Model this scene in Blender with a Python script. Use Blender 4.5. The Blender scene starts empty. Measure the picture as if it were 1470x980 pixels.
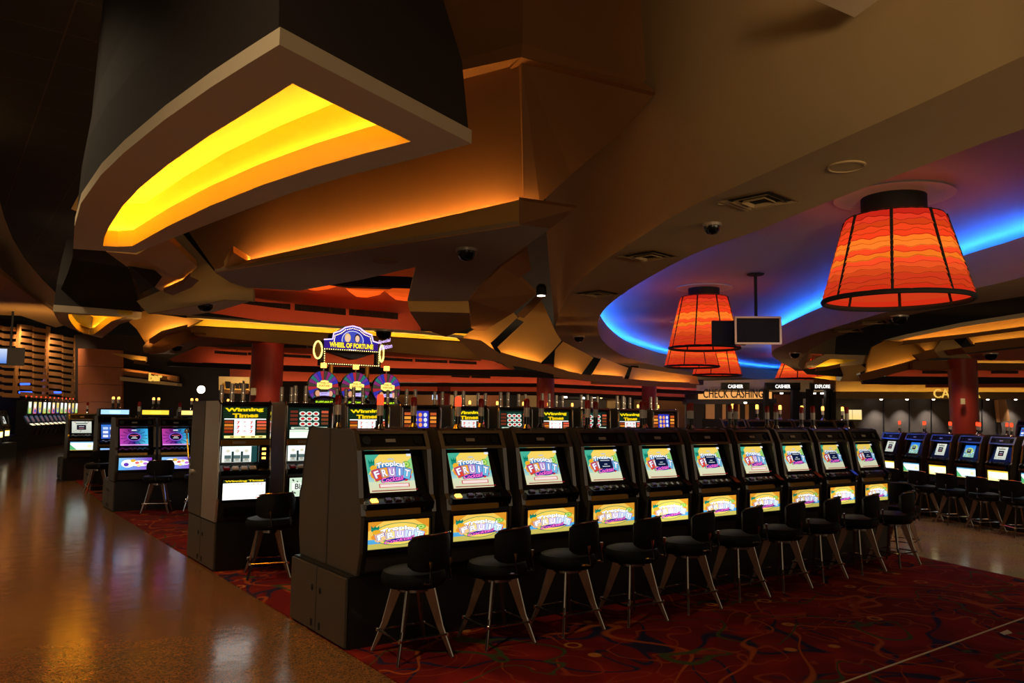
import bpy, bmesh, math, random
from mathutils import Vector, Matrix
from mathutils.geometry import tessellate_polygon
random.seed(7)
C = bpy.context.scene.collection
PI = math.pi
# ------------------------------------------------------------------ camera frame (28 mm lens, 1470x980)
FOC, EYE = 1143.0, 1.65
PITCH, ROLL, YAW = math.atan(103/FOC), 0.0132, math.radians(54.3)
_fw = Vector((math.cos(YAW), math.sin(YAW), 0)); _rt = Vector((math.sin(YAW), -math.cos(YAW), 0)); _up = Vector((0, 0, 1))
_F = _fw*math.cos(PITCH)+_up*math.sin(PITCH); _U = _up*math.cos(PITCH)-_fw*math.sin(PITCH)
_R = _rt*math.cos(ROLL)+_U*math.sin(ROLL); _U2 = _U*math.cos(ROLL)-_rt*math.sin(ROLL)
CAM = Vector((0, 0, EYE))
def ray(x, y): return _F+_R*((x-735)/FOC)+_U2*((490-y)/FOC)
def pz(x, y, z): d = ray(x, y); return CAM+d*((z-EYE)/d.z)
def pd(x, y, D): d = ray(x, y); return CAM+d*(D/d.dot(_fw))
def pY(x, y, Y): d = ray(x, y); return CAM+d*(Y/d.y)
cam = bpy.data.objects.new('camera', bpy.data.cameras.new('camera')); C.objects.link(cam)
cam.data.sensor_width = 36; cam.data.lens = 36*FOC/1470; cam.data.clip_end = 300
cam.matrix_world = Matrix(((_R.x, _U2.x, -_F.x, 0), (_R.y, _U2.y, -_F.y, 0), (_R.z, _U2.z, -_F.z, EYE), (0, 0, 0, 1)))
bpy.context.scene.camera = cam
vs = bpy.context.scene.view_settings
vs.view_transform = 'Standard'; vs.look = 'None'; vs.gamma = 1; vs.exposure = 0; vs.use_curve_mapping = False

def lin(c):
    return tuple((x/12.92 if x <= .04045 else ((x+.055)/1.055)**2.4) for x in c)
def s(r, g, b): return lin((r/255, g/255, b/255))
# ------------------------------------------------------------------ materials
def mat(name, col, rough=.6, metal=0, noise=0, scale=8, spec=.5, bump=0, coat=0):
    m = bpy.data.materials.new(name); m.use_nodes = True; n = m.node_tree; b = n.nodes['Principled BSDF']
    b.inputs['Base Color'].default_value = (*col, 1); b.inputs['Roughness'].default_value = rough
    b.inputs['Metallic'].default_value = metal; b.inputs['Specular IOR Level'].default_value = spec
    b.inputs['Coat Weight'].default_value = coat
    if noise or bump:
        tc = n.nodes.new('ShaderNodeTexCoord'); t = n.nodes.new('ShaderNodeTexNoise'); t.inputs['Scale'].default_value = scale
        t.inputs['Detail'].default_value = 4; n.links.new(tc.outputs['Object'], t.inputs['Vector'])
        if noise:
            r = n.nodes.new('ShaderNodeMapRange'); r.inputs['To Min'].default_value = 1-noise; r.inputs['To Max'].default_value = 1+noise
            n.links.new(t.outputs['Fac'], r.inputs['Value'])
            mx = n.nodes.new('ShaderNodeMix'); mx.data_type = 'RGBA'; mx.blend_type = 'MULTIPLY'; mx.inputs['Factor'].default_value = 1
            mx.inputs['A'].default_value = (*col, 1); n.links.new(r.outputs['Result'], mx.inputs['B']); n.links.new(mx.outputs['Result'], b.inputs['Base Color'])
        if bump:
            bp = n.nodes.new('ShaderNodeBump'); bp.inputs['Strength'].default_value = bump; n.links.new(t.outputs['Fac'], bp.inputs['Height']); n.links.new(bp.outputs['Normal'], b.inputs['Normal'])
    return m
def glow(name, col, k, sampling=None):
    m = bpy.data.materials.new(name); m.use_nodes = True; n = m.node_tree; n.nodes.clear()
    o = n.nodes.new('ShaderNodeOutputMaterial'); e = n.nodes.new('ShaderNodeEmission')
    e.inputs['Color'].default_value = (*col, 1); e.inputs['Strength'].default_value = k; n.links.new(e.outputs[0], o.inputs[0])
    if sampling: m.cycles.emission_sampling = sampling
    return m
def glow_attr(name, k=1.0, sampling=None):
    m = glow(name, (1, 1, 1), k, sampling); n = m.node_tree; a = n.nodes.new('ShaderNodeAttribute'); a.attribute_name = 'Col'
    n.links.new(a.outputs['Color'], [x for x in n.nodes if x.type == 'EMISSION'][0].inputs['Color']); return m
def paint_attr(name, rough=.5):
    m = mat(name, (1, 1, 1), rough); n = m.node_tree; a = n.nodes.new('ShaderNodeAttribute'); a.attribute_name = 'Col'
    n.links.new(a.outputs['Color'], n.nodes['Principled BSDF'].inputs['Base Color']); return m
M = {}
M['tan'] = mat('tan_plaster', s(176, 148, 104), .75, noise=.04, scale=3)
M['grey_tan'] = mat('grey_tan_plaster', s(212, 192, 158), .75, noise=.03, scale=3)
M['brown'] = mat('brown_plaster', s(140, 92, 46), .7, noise=.06, scale=2)
M['dark_brown'] = mat('dark_brown_plaster', s(34, 23, 16), .7, noise=.05, scale=2)
M['gold'] = mat('ochre_plaster', s(200, 150, 76), .7, noise=.05, scale=2)
M['red'] = mat('terracotta_plaster', s(190, 98, 68), .7, noise=.05, scale=2)
M['cream'] = mat('cream_plaster', s(240, 220, 150), .8)
M['yellow'] = mat('yellow_plaster', s(255, 214, 70), .8)
M['dome'] = mat('dome_plaster', s(190, 180, 190), .7)
M['soffit'] = mat('taupe_plaster', s(160, 132, 100), .75, noise=.04, scale=3)
M['white'] = mat('white_plaster', s(225, 220, 210), .6)
M['red_col'] = mat('red_column_paint', s(168, 52, 36), .45, noise=.05, scale=3)
M['black'] = mat('black_laminate', s(22, 21, 20), .35, noise=.1, scale=30)
M['void'] = mat('black_duct', s(14, 14, 15), .8)
M['side'] = mat('charcoal_laminate', s(74, 66, 58), .4, noise=.12, scale=40)
M['vinyl'] = mat('black_vinyl', s(11, 12, 11), .6, spec=.2, bump=.1, scale=60)
M['trim'] = mat('dark_chrome', s(150, 146, 148), .2, 1)
M['chrome'] = mat('chrome', s(225, 222, 220), .12, 1)
M['brass'] = mat('brass', s(190, 140, 70), .3, 1)
M['legm'] = mat('bronze_leg_metal', s(150, 122, 104), .32, .85)
M['gloss'] = mat('black_gloss', s(10, 10, 11), .2, spec=.35)
M['silver'] = mat('silver_panel', s(190, 180, 170), .3, .7)
M['redp'] = mat('red_lens', s(150, 16, 14), .25)
M['whitep'] = mat('white_lens', s(215, 205, 200), .25)
M['wood'] = mat('brown_wood_panel', s(150, 86, 50), .4, noise=.15, scale=3)
M['slat'] = mat('honey_wood_slat', s(214, 152, 88), .5, noise=.1, scale=6)
M['stone'] = mat('stone_tile', s(96, 88, 80), .5, noise=.35, scale=2.2, bump=.2)
M['paper'] = mat('paper', s(205, 190, 150), .7)
M['art'] = glow_attr('lit_art', 1.0)
M['sign_white'] = glow('white_sign_letters', s(255, 250, 240), 1.5)
M['bulb'] = glow('warm_bulb', s(255, 214, 130), 5)
M['bulb_big'] = glow('lampshade_bulb', s(255, 190, 120), 16)
M['bulbw'] = glow('white_bulb', s(255, 236, 214), 9)
M['redlit'] = glow('red_lit_lens', s(255, 60, 30), 2.5)
M['orlit'] = glow('orange_lit_lens', s(255, 170, 70), 4)
M['led_y'] = glow('amber_strip', s(255, 214, 120), 30)
M['led_o'] = glow('warm_strip', s(255, 200, 112), 38)
M['led_r'] = glow('red_strip', s(255, 160, 108), 18)
M['led_b'] = glow('blue_strip', s(30, 110, 255), 130)
M['led_w'] = glow('cream_strip', s(255, 190, 90), 13)
M['backlit'] = glow('amber_emissive_panel', s(255, 176, 96), .9)  # panel glows by its own emission in place of a strip washing it
M['led_o2'] = glow('dim_warm_strip', s(255, 205, 110), 18)
M['led_r2'] = glow('dim_red_strip', s(255, 160, 108), 7)
M['led_l'] = glow('golden_strip', s(255, 196, 104), 120)
M['led_b2'] = glow('blue_wall_light', s(50, 90, 255), 3)
M['shade'] = glow_attr('lit_shade', 1.0)
M['paintc'] = paint_attr('printed_colour')

def terrazzo(name, c1, c2, rough):
    m = bpy.data.materials.new(name); m.use_nodes = True; n = m.node_tree; b = n.nodes['Principled BSDF']; L = n.links.new
    tc = n.nodes.new('ShaderNodeTexCoord')
    v = n.nodes.new('ShaderNodeTexVoronoi'); v.inputs['Scale'].default_value = 90; L(tc.outputs['Object'], v.inputs['Vector'])
    t = n.nodes.new('ShaderNodeTexNoise'); t.inputs['Scale'].default_value = 1.1; t.inputs['Detail'].default_value = 5; L(tc.outputs['Object'], t.inputs['Vector'])
    r = n.nodes.new('ShaderNodeValToRGB'); r.color_ramp.elements[0].color = (*c2, 1); r.color_ramp.elements[1].color = (*c1, 1)
    r.color_ramp.elements[0].position = .2; r.color_ramp.elements[1].position = .7
    sp = n.nodes.new('ShaderNodeSeparateColor'); L(v.outputs['Color'], sp.inputs['Color']); L(sp.outputs['Red'], r.inputs['Fac'])
    mx = n.nodes.new('ShaderNodeMix'); mx.data_type = 'RGBA'; mx.blend_type = 'MULTIPLY'; mx.inputs['Factor'].default_value = .5
    L(r.outputs['Color'], mx.inputs['A']); L(t.outputs['Color'], mx.inputs['B']); L(mx.outputs['Result'], b.inputs['Base Color'])
    rr = n.nodes.new('ShaderNodeMapRange'); rr.inputs['To Min'].default_value = rough*.8; rr.inputs['To Max'].default_value = rough*1.25
    L(t.outputs['Fac'], rr.inputs['Value']); L(rr.outputs['Result'], b.inputs['Roughness'])
    b.inputs['Specular IOR Level'].default_value = .5
    t2 = n.nodes.new('ShaderNodeTexNoise'); t2.inputs['Scale'].default_value = 5; L(tc.outputs['Object'], t2.inputs['Vector'])
    bp = n.nodes.new('ShaderNodeBump'); bp.inputs['Strength'].default_value = .025; bp.inputs['Distance'].default_value = .1
    L(t2.outputs['Fac'], bp.inputs['Height']); L(bp.outputs['Normal'], b.inputs['Normal'])
    return m
M['floor'] = terrazzo('polished_terrazzo', s(150, 101, 58), s(122, 81, 46), .16)
M['floor2'] = terrazzo('light_polished_terrazzo', s(215, 186, 138), s(190, 160, 114), .17)

def carpet():
    m = bpy.data.materials.new('patterned_carpet'); m.use_nodes = True; n = m.node_tree; b = n.nodes['Principled BSDF']; L = n.links.new
    b.inputs['Roughness'].default_value = .95; b.inputs['Specular IOR Level'].default_value = .1
    tc = n.nodes.new('ShaderNodeTexCoord')
    def noise(sc, off, det=2, dist=0):
        mp = n.nodes.new('ShaderNodeMapping'); mp.inputs['Location'].default_value = (off, off*1.7, 0); L(tc.outputs['Object'], mp.inputs['Vector'])
        t = n.nodes.new('ShaderNodeTexNoise'); t.inputs['Scale'].default_value = sc; t.inputs['Detail'].default_value = det
        t.inputs['Distortion'].default_value = dist; L(mp.outputs['Vector'], t.inputs['Vector']); return t.outputs['Fac']
    def band(fac, c, w):
        a = n.nodes.new('ShaderNodeMath'); a.operation = 'SUBTRACT'; L(fac, a.inputs[0]); a.inputs[1].default_value = c
        d = n.nodes.new('ShaderNodeMath'); d.operation = 'ABSOLUTE'; L(a.outputs[0], d.inputs[0])
        r = n.nodes.new('ShaderNodeMapRange'); r.inputs['From Min'].default_value = w; r.inputs['From Max'].default_value = w*.4
        L(d.outputs[0], r.inputs['Value']); return r.outputs['Result']
    def mix(a, fac, col):
        x = n.nodes.new('ShaderNodeMix'); x.data_type = 'RGBA'; L(fac, x.inputs['Factor'])
        if isinstance(a, tuple): x.inputs['A'].default_value = (*a, 1)
        else: L(a, x.inputs['A'])
        x.inputs['B'].default_value = (*col, 1); return x.outputs['Result']
    base = mix(s(140, 30, 20), band(noise(1.3, 9), .5, .12), s(112, 22, 18))
    c = mix(base, band(noise(1.1, 3, 1, .8), .5, .016), s(38, 34, 62))
    c = mix(c, band(noise(.9, 17, 1, 1.2), .47, .02), s(168, 78, 30))
    c = mix(c, band(noise(1.6, 31, 1, 1.5), .56, .02), s(152, 60, 28))
    c = mix(c, band(noise(1.3, 45, 1, .6), .42, .012), s(66, 78, 40))
    v = n.nodes.new('ShaderNodeTexVoronoi'); v.inputs['Scale'].default_value = 2.2; L(tc.outputs['Object'], v.inputs['Vector'])
    c = mix(c, band(v.outputs['Distance'], .12, .035), s(190, 120, 50))
    f = n.nodes.new('ShaderNodeTexNoise'); f.inputs['Scale'].default_value = 220; L(tc.outputs['Object'], f.inputs['Vector'])
    mx = n.nodes.new('ShaderNodeMix'); mx.data_type = 'RGBA'; mx.blend_type = 'MULTIPLY'; mx.inputs['Factor'].default_value = .5
    L(c, mx.inputs['A']); L(f.outputs['Color'], mx.inputs['B']); L(mx.outputs['Result'], b.inputs['Base Color'])
    return m
M['carpet'] = carpet()
def dark_tiles():
    m = mat('dark_ceiling_tile', s(40, 38, 36), .8); n = m.node_tree; b = n.nodes['Principled BSDF']; L = n.links.new
    tc = n.nodes.new('ShaderNodeTexCoord'); bk = n.nodes.new('ShaderNodeTexBrick'); bk.offset = 0
    bk.inputs['Scale'].default_value = 1; bk.inputs['Brick Width'].default_value = 1.2; bk.inputs['Row Height'].default_value = 1.2; bk.inputs['Mortar Size'].default_value = .012
    bk.inputs['Color1'].default_value = (*s(40, 38, 36), 1); bk.inputs['Color2'].default_value = (*s(43, 41, 38), 1); bk.inputs['Mortar'].default_value = (*s(78, 64, 48), 1)
    L(tc.outputs['Object'], bk.inputs['Vector']); L(bk.outputs['Color'], b.inputs['Base Color']); return m
M['tiles'] = dark_tiles()

# ------------------------------------------------------------------ mesh builder
class MB:
    def __init__(self): self.v = []; self.f = []; self.m = []; self.c = []
    def face(self, pts, mi=0, col=None):
        i = len(self.v); self.v += [tuple(p) for p in pts]; self.f.append(tuple(range(i, i+len(pts)))); self.m.append(mi); self.c.append(col); return self
    def mesh(self, verts, faces, mi=0, col=None):
        i = len(self.v); self.v += [tuple(p) for p in verts]
        for f in faces: self.f.append(tuple(i+k for k in f)); self.m.append(mi); self.c.append(col)
        return self
    def box(self, x0, x1, y0, y1, z0, z1, mi=0, col=None):
        v = [(x, y, z) for z in (z0, z1) for y in (y0, y1) for x in (x0, x1)]
        return self.mesh(v, [(0, 2, 3, 1), (4, 5, 7, 6), (0, 1, 5, 4), (1, 3, 7, 5), (3, 2, 6, 7), (2, 0, 4, 6)], mi, col)
    def prism_x(self, prof, x0, x1, mi=0, col=None):          # prof = [(y,z)...]
        n = len(prof); v = [(x0, y, z) for y, z in prof]+[(x1, y, z) for y, z in prof]
        f = [tuple(range(n)), tuple(range(2*n-1, n-1, -1))]+[(i, n+i, n+(i+1) % n, (i+1) % n) for i in range(n)]
        return self.mesh(v, f, mi, col)
    def prism(self, poly, z0, z1, mi=0, col=None):
        return self.loft([[(x, y, z0) for x, y in poly], [(x, y, z1) for x, y in poly]], mi, col)
    def loft(self, rings, mi=0, col=None, caps=True):
        n = len(rings[0]); v = [p for r in rings for p in r]; f = []
        for k in range(len(rings)-1):
            for i in range(n): f.append((k*n+i, k*n+(i+1) % n, (k+1)*n+(i+1) % n, (k+1)*n+i))
        self.mesh(v, f, mi, col)
        if caps:
            for r in (rings[0], rings[-1]):
                vv = [Vector(p) for p in r]
                self.mesh(r, [tuple(t) for t in tessellate_polygon([vv])] if n > 4 else [tuple(range(n))], mi, col)
        return self
    def tube(self, pts, r, seg=8, mi=0, closed=False, col=None):
        pts = [Vector(p) for p in pts]; n = len(pts); rings = []
        for i, p in enumerate(pts):
            a = pts[(i-1) % n] if (closed or i) else p; b = pts[(i+1) % n] if (closed or i < n-1) else p
            d = (b-a).normalized(); u = d.cross(Vector((0, 0, 1)))
            if u.length < 1e-3: u = Vector((1, 0, 0))
            u.normalize(); w = u.cross(d); rr = r[i] if isinstance(r, (list, tuple)) else r
            rings.append([tuple(p+u*(math.cos(2*PI*k/seg)*rr)+w*(math.sin(2*PI*k/seg)*rr)) for k in range(seg)])
        if closed: rings.append(rings[0]); return self.loft(rings, mi, col, False)
        return self.loft(rings, mi, col)
    def lathe(self, prof, cx=0, cy=0, seg=20, mi=0, col=None, caps=True):
        rings = [[(cx+r*math.cos(2*PI*k/seg), cy+r*math.sin(2*PI*k/seg), z) for k in range(seg)] for r, z in prof]
        return self.loft(rings, mi, col, caps)
    def build(self, name, mats, parent=None, smooth=False, bevel=0, recalc=True):
        me = bpy.data.meshes.new(name); me.from_pydata(self.v, [], self.f)
        mats = mats if isinstance(mats, (list, tuple)) else [mats]
        for x in mats: me.materials.append(x)
        me.polygons.foreach_set('material_index', self.m)
        if any(c is not None for c in self.c):
            at = me.color_attributes.new('Col', 'FLOAT_COLOR', 'CORNER'); buf = []
            for p, c in zip(me.polygons, self.c):
                c = c or (0, 0, 0)
                if isinstance(c[0], (tuple, list)):
                    for q in c: buf += [*q, 1]
                else: buf += [*c, 1]*p.loop_total
            at.data.foreach_set('color', buf)
        if recalc or bevel:
            bm = bmesh.new(); bm.from_mesh(me); bmesh.ops.remove_doubles(bm, verts=bm.verts, dist=1e-5)
            bmesh.ops.recalc_face_normals(bm, faces=bm.faces)
            if bevel:
                ed = [e for e in bm.edges if e.is_manifold and e.calc_face_angle(0) > .6]
                bmesh.ops.bevel(bm, geom=ed, offset=bevel, segments=2, affect='EDGES', clamp_overlap=True)
            bm.to_mesh(me); bm.free()
        if smooth:
            me.polygons.foreach_set('use_smooth', [True]*len(me.polygons))
            try: me.set_sharp_from_angle(angle=.7)
            except Exception: pass
        me.update(); o = bpy.data.objects.new(name, me); C.objects.link(o); o.parent = parent
        return o

def tag(o, label=None, cat=None, group=None, kind=None):
    if label: o['label'] = label
    if cat: o['category'] = cat
    if group: o['group'] = group
    if kind: o['kind'] = kind
    return o
def empty(name, loc=(0, 0, 0), rz=0):
    o = bpy.data.objects.new(name, None); C.objects.link(o); o.location = loc; o.rotation_euler = (0, 0, rz); o.empty_display_size = .1; return o
KIDS = {}
def kids(o): return [c for c in C.objects if c.parent == o]
def copy_tree(o, parent=None):
    c = o.copy(); C.objects.link(c); c.parent = parent
    for ch in list(o.children): copy_tree(ch, c)
    return c
def struct(o): return tag(o, kind='structure')
ORD = ['first', 'second', 'third', 'fourth', 'fifth', 'sixth', 'seventh', 'eighth', 'ninth', 'tenth', 'eleventh', 'twelfth', 'thirteenth', 'fourteenth', 'fifteenth', 'sixteenth']

# ------------------------------------------------------------------ lettering and flat lit art
_tc = {}
def text_mesh(st, shear=0, bold=0, space=1):
    k = (st, shear, bold, space)
    if k not in _tc:
        cu = bpy.data.curves.new('t', 'FONT'); cu.body = st; cu.size = 1; cu.shear = shear; cu.offset = bold; cu.space_character = space
        cu.align_x = 'CENTER'; cu.resolution_u = 3
        ob = bpy.data.objects.new('t', cu); C.objects.link(ob); dg = bpy.context.evaluated_depsgraph_get(); dg.update()
        me = bpy.data.meshes.new_from_object(ob.evaluated_get(dg)); v = [(p.co.x, p.co.y) for p in me.vertices]; f = [tuple(p.vertices) for p in me.polygons]
        bpy.data.objects.remove(ob); bpy.data.meshes.remove(me); bpy.data.curves.remove(cu)
        xs = [p[0] for p in v]; ys = [p[1] for p in v]; cx = (min(xs)+max(xs))/2
        _tc[k] = ([(x-cx, y-min(ys)) for x, y in v], f, max(xs)-min(xs), max(ys)-min(ys))
    return _tc[k]
class Art:
    """flat picture in a frame of width w, height h (origin at its centre); layers are stacked 0.6 mm apart"""
    def __init__(self, w, h): self.w, self.h, self.items, self.n = w, h, [], 0
    def add(self, verts, faces, col): self.items.append((verts, faces, col, self.n)); self.n += 1; return self
    def rect(self, x0, y0, x1, y1, col, col2=None):
        c = col if col2 is None else [col, col, col2, col2]
        return self.add([(x0, y0), (x1, y0), (x1, y1), (x0, y1)], [(0, 1, 2, 3)], c)
    def bg(self, c1, c2=None): return self.rect(-self.w/2, -self.h/2, self.w/2, self.h/2, c1, c2)
    def poly(self, pts, col): return self.add(pts, [tuple(range(len(pts)))], col)
    def disc(self, x, y, rx, ry, col, seg=14): return self.poly([(x+rx*math.cos(2*PI*k/seg), y+ry*math.sin(2*PI*k/seg)) for k in range(seg)], col)
    def text(self, st, x, y, h, col, w=None, rot=0, shear=0, bold=.02, outline=None, arch=0):
        v, f, tw, th = text_mesh(st, shear, bold); sy = h/th; sx = (w/tw) if w else sy
        def put(vv):
            o = []
            for a, b in vv:
                a *= sx; b *= sy; b -= arch*a*a
                o.append((x+a*math.cos(rot)-b*math.sin(rot), y+a*math.sin(rot)+b*math.cos(rot)))
            return o
        if outline:
            ov, of, _, oth = text_mesh(st, shear, bold+.045)
            self.add(put([(a, b-.045) for a, b in ov]), of, outline)
        return self.add(put(v), f, col)
    def build(self, name, parent, loc, tilt=0, rz=0, material=None, back=.004, only=None):
        """stands facing local -Y, leaning back by tilt"""
        mb = MB(); ct, st = math.cos(tilt), math.sin(tilt)
        def P(a, b, k):
            d = .0006*k+.0005
            y, z = b*st-d*ct, b*ct+d*st
            return (loc[0]+a*math.cos(rz)-y*math.sin(rz), loc[1]+a*math.sin(rz)+y*math.cos(rz), loc[2]+z)
        for v, f, c, k in self.items: mb.mesh([P(a, b, k) for a, b in v], f, 0, c)
        w, h = self.w/2, self.h/2
        q = [P(-w, -h, 0), P(w, -h, 0), P(w, h, 0), P(-w, h, 0)]; q2 = [P(-w, -h, -back*1600), P(w, -h, -back*1600), P(w, h, -back*1600), P(-w, h, -back*1600)]
        for i in range(4): mb.face([q[i], q2[i], q2[(i+1) % 4], q[(i+1) % 4]], 0, (.02, .02, .02))
        return mb.build(name, material or M['art'], parent, recalc=False)
def k(c, g): return tuple(x*g for x in c)
# ------------------------------------------------------------------ game art
W1 = (1, 1, 1)
def fruit_art(w, h, lit=1.0, box=False, bar=False, belly=False):
    a = Art(w, h); g = lit
    a.bg(k(s(238, 214, 120) if not belly else s(250, 196, 70), g), k(s(250, 205, 90), g))
    hx, hy = w/2, h/2
    if not belly:
        a.bg(k(s(228, 216, 160), g), k(s(252, 214, 90), g))
        a.poly([(-hx, hy), (-hx, -hy*.1), (-hx*.8, hy*.25), (-hx*.62, hy*.75), (-hx*.4, hy)], k(s(70, 178, 150), g))
        a.poly([(hx, hy*.82), (hx*.7, hy*.5), (hx*.8, hy*.1), (hx, -hy*.1)], k(s(150, 214, 140), g))
        a.rect(-hx, -hy*.55, hx, -hy*.05, k(s(190, 222, 200), g), k(s(110, 190, 215), g))
        a.rect(-hx, -hy, hx, -hy*.45, k(s(226, 216, 180), g), k(s(214, 226, 190), g))
    else:
        a.rect(-hx, -hy, hx, -hy*.3, k(s(60, 150, 225), g), k(s(90, 180, 230), g))
        a.rect(-hx, -hy, hx, -hy*.62, k(s(205, 190, 90), g))
        a.poly([(-hx, hy), (-hx, hy*.3), (-hx*.5, hy)], k(s(226, 150, 40), g))
        a.poly([(hx, hy), (hx, hy*.3), (hx*.5, hy)], k(s(226, 150, 40), g))
    c = .02*hy if not belly else 0
    sx = w*.5
    a.disc(0, c, sx*(.8 if not belly else .84), hy*(.5 if not belly else .84), k(s(70, 140, 205) if not belly else s(60, 140, 90), g), 24)
    if belly: a.disc(0, c, sx*.81, hy*.79, k(s(255, 214, 96), g*1.05), 24)
    # pineapple
    a.disc(-sx*.78, c+hy*.42, sx*.13, hy*.2, k(s(20, 140, 120), g)); a.disc(-sx*.72, c+hy*.24, sx*.15, hy*.16, k(s(240, 176, 40), g))
    for t in (-.08, 0, .08): a.poly([(-sx*.78+t*sx-.05*sx, c+hy*.5), (-sx*.78+t*sx*1.6, c+hy*.74), (-sx*.78+t*sx+.05*sx, c+hy*.5)], k(s(10, 120, 90), g))
    # lime, oranges, lemon, strawberries
    a.disc(sx*.72, c+hy*.4, sx*.17, hy*.19, k(s(110, 180, 60), g)); a.disc(sx*.72, c+hy*.4, sx*.12, hy*.14, k(s(190, 226, 110), g)); a.disc(sx*.72, c+hy*.4, sx*.04, hy*.05, k(s(90, 160, 50), g))
    a.disc(-sx*.76, c-hy*.12, sx*.15, hy*.2, k(s(240, 150, 40), g)); a.disc(-sx*.66, c-hy*.36, sx*.13, hy*.14, k(s(250, 210, 90), g))
    a.disc(sx*.8, c+hy*.02, sx*.14, hy*.2, k(s(240, 170, 50), g)); a.disc(sx*.74, c-hy*.24, sx*.12, hy*.16, k(s(226, 50, 40), g)); a.disc(sx*.58, c-hy*.36, sx*.13, hy*.14, k(s(214, 40, 34), g))
    a.disc(-sx*.42, c-hy*.46, sx*.1, hy*.1, k(s(90, 160, 50), g)); a.disc(-sx*.42, c-hy*.46, sx*.06, hy*.06, k(s(190, 220, 100), g))
    # TROPICAL in an arch
    tb = g*(1.6 if belly else 1.0)
    a.text('Tropical', 0, c+hy*.24, hy*.36, k(W1, tb*1.1), w=w*.62, bold=.03, outline=k(s(30, 120, 170), g), arch=.5/w)
    # five letter cards fanned out
    cols = [s(228, 70, 40), s(246, 170, 50), s(205, 160, 220), s(120, 170, 230), s(110, 190, 225)]
    for i, (ch, col) in enumerate(zip('FRUIT', cols)):
        t = (i-2)*.19; ang = -t*.75; px, py = (i-2)*sx*.29, c-hy*.32-abs(i-2)**2*hy*.02
        cw, chh = sx*.15, hy*.6
        def R(x, y): return (px+x*math.cos(ang)-y*math.sin(ang), py+x*math.sin(ang)+y*math.cos(ang))
        cc = k(col, g) if not belly else k([s(255, 206, 130), s(255, 232, 150), s(240, 222, 250), s(214, 230, 255), s(205, 238, 255)][i], g*1.05)
        a.poly([R(-cw*1.04, -hy*.03), R(cw*1.04, -hy*.03), R(cw*1.24, chh*.98), R(-cw*1.24, chh*.98)], k(s(90, 60, 140) if not belly else s(150, 120, 205), g))
        a.poly([R(-cw*.97, 0), R(cw*.92, 0), R(cw*1.1, chh*.94), R(-cw*1.1, chh*.94)], cc)
        q = R(0, chh*.2)
        a.text(ch, q[0], q[1], chh*.62, k(W1, g*1.05) if not belly else k((1, 1, 1), g*1.4), w=cw*(1.45 if ch != 'I' else .5), rot=ang, bold=.03, outline=k(s(110, 80, 170) if not belly else s(110, 110, 200), g))
    a.disc(sx*.02, c-hy*.42, sx*.52, hy*.14, k(s(50, 50, 150), g), 20)
    a.text('Cocktail', -sx*.02, c-hy*.52, hy*.24, k(s(255, 110, 210), g*1.15), w=w*.5, rot=.1, shear=.35, bold=.015, outline=k(s(90, 20, 110), g))
    if not belly: a.disc(0, hy*.68, sx*.16, hy*.05, k(s(200, 205, 200), g)); a.rect(hx*.72, hy*.82, hx*.92, hy*.95, k(s(230, 235, 240), g))
    if bar:
        a.rect(-sx*.66, -hy*.82, sx*.66, -hy*.62, k(s(205, 60, 50), g)); a.rect(-sx*.62, -hy*.795, sx*.62, -hy*.645, k(s(250, 225, 220), g))
    if not belly: a.rect(-hx, -hy, hx, -hy*.95, k(s(140, 20, 30), g))
    if box:
        a.rect(-sx*.42, -hy*.28, sx*.42, hy*.34, k(s(16, 26, 60), g))
        for yy, ww in ((.24, .3), (-.0, .1), (-.14, .24)): a.rect(-sx*ww, hy*(yy-.025), sx*ww, hy*(yy+.025), k(s(200, 205, 215), g))
    return a
def tunnel_art(w, h):
    a = Art(w, h); hx, hy = w/2, h/2
    a.add([(-hx, -hy), (0, -hy), (0, hy), (-hx, hy)], [(0, 1, 2, 3)], [s(200, 70, 190), s(40, 20, 120), s(30, 14, 90), s(190, 60, 150)])
    a.add([(0, -hy), (hx, -hy), (hx, hy), (0, hy)], [(0, 1, 2, 3)], [s(40, 20, 120), s(90, 220, 250), s(60, 180, 240), s(30, 14, 90)])
    for i in range(14):
        t = 2*PI*(i+.5)/14; a.poly([(hx*.35*math.cos(t), hy*.35*math.sin(t)), (hx*.98*math.cos(t-.035), hy*.98*math.sin(t-.035)), (hx*.98*math.cos(t+.035), hy*.98*math.sin(t+.035))], s(24, 8, 60))
    a.disc(0, 0, hx*.5, hy*.5, s(150, 90, 220), 20); a.disc(0, 0, hx*.44, hy*.42, s(10, 10, 40), 20)
    a.rect(-hx*.34, -hy*.24, hx*.34, hy*.26, s(8, 8, 22)); a.rect(-hx*.3, hy*.12, hx*.3, hy*.2, s(220, 90, 120)); a.rect(-hx*.14, -hy*.05, hx*.14, hy*.02, s(225, 225, 235)); a.rect(-hx*.22, -hy*.2, hx*.22, -hy*.13, s(225, 225, 235))
    a.rect(-hx*.18, hy*.7, hx*.18, hy*.86, s(210, 220, 235)); a.rect(-hx, -hy, hx, -hy*.88, s(235, 160, 235))
    return a
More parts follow.
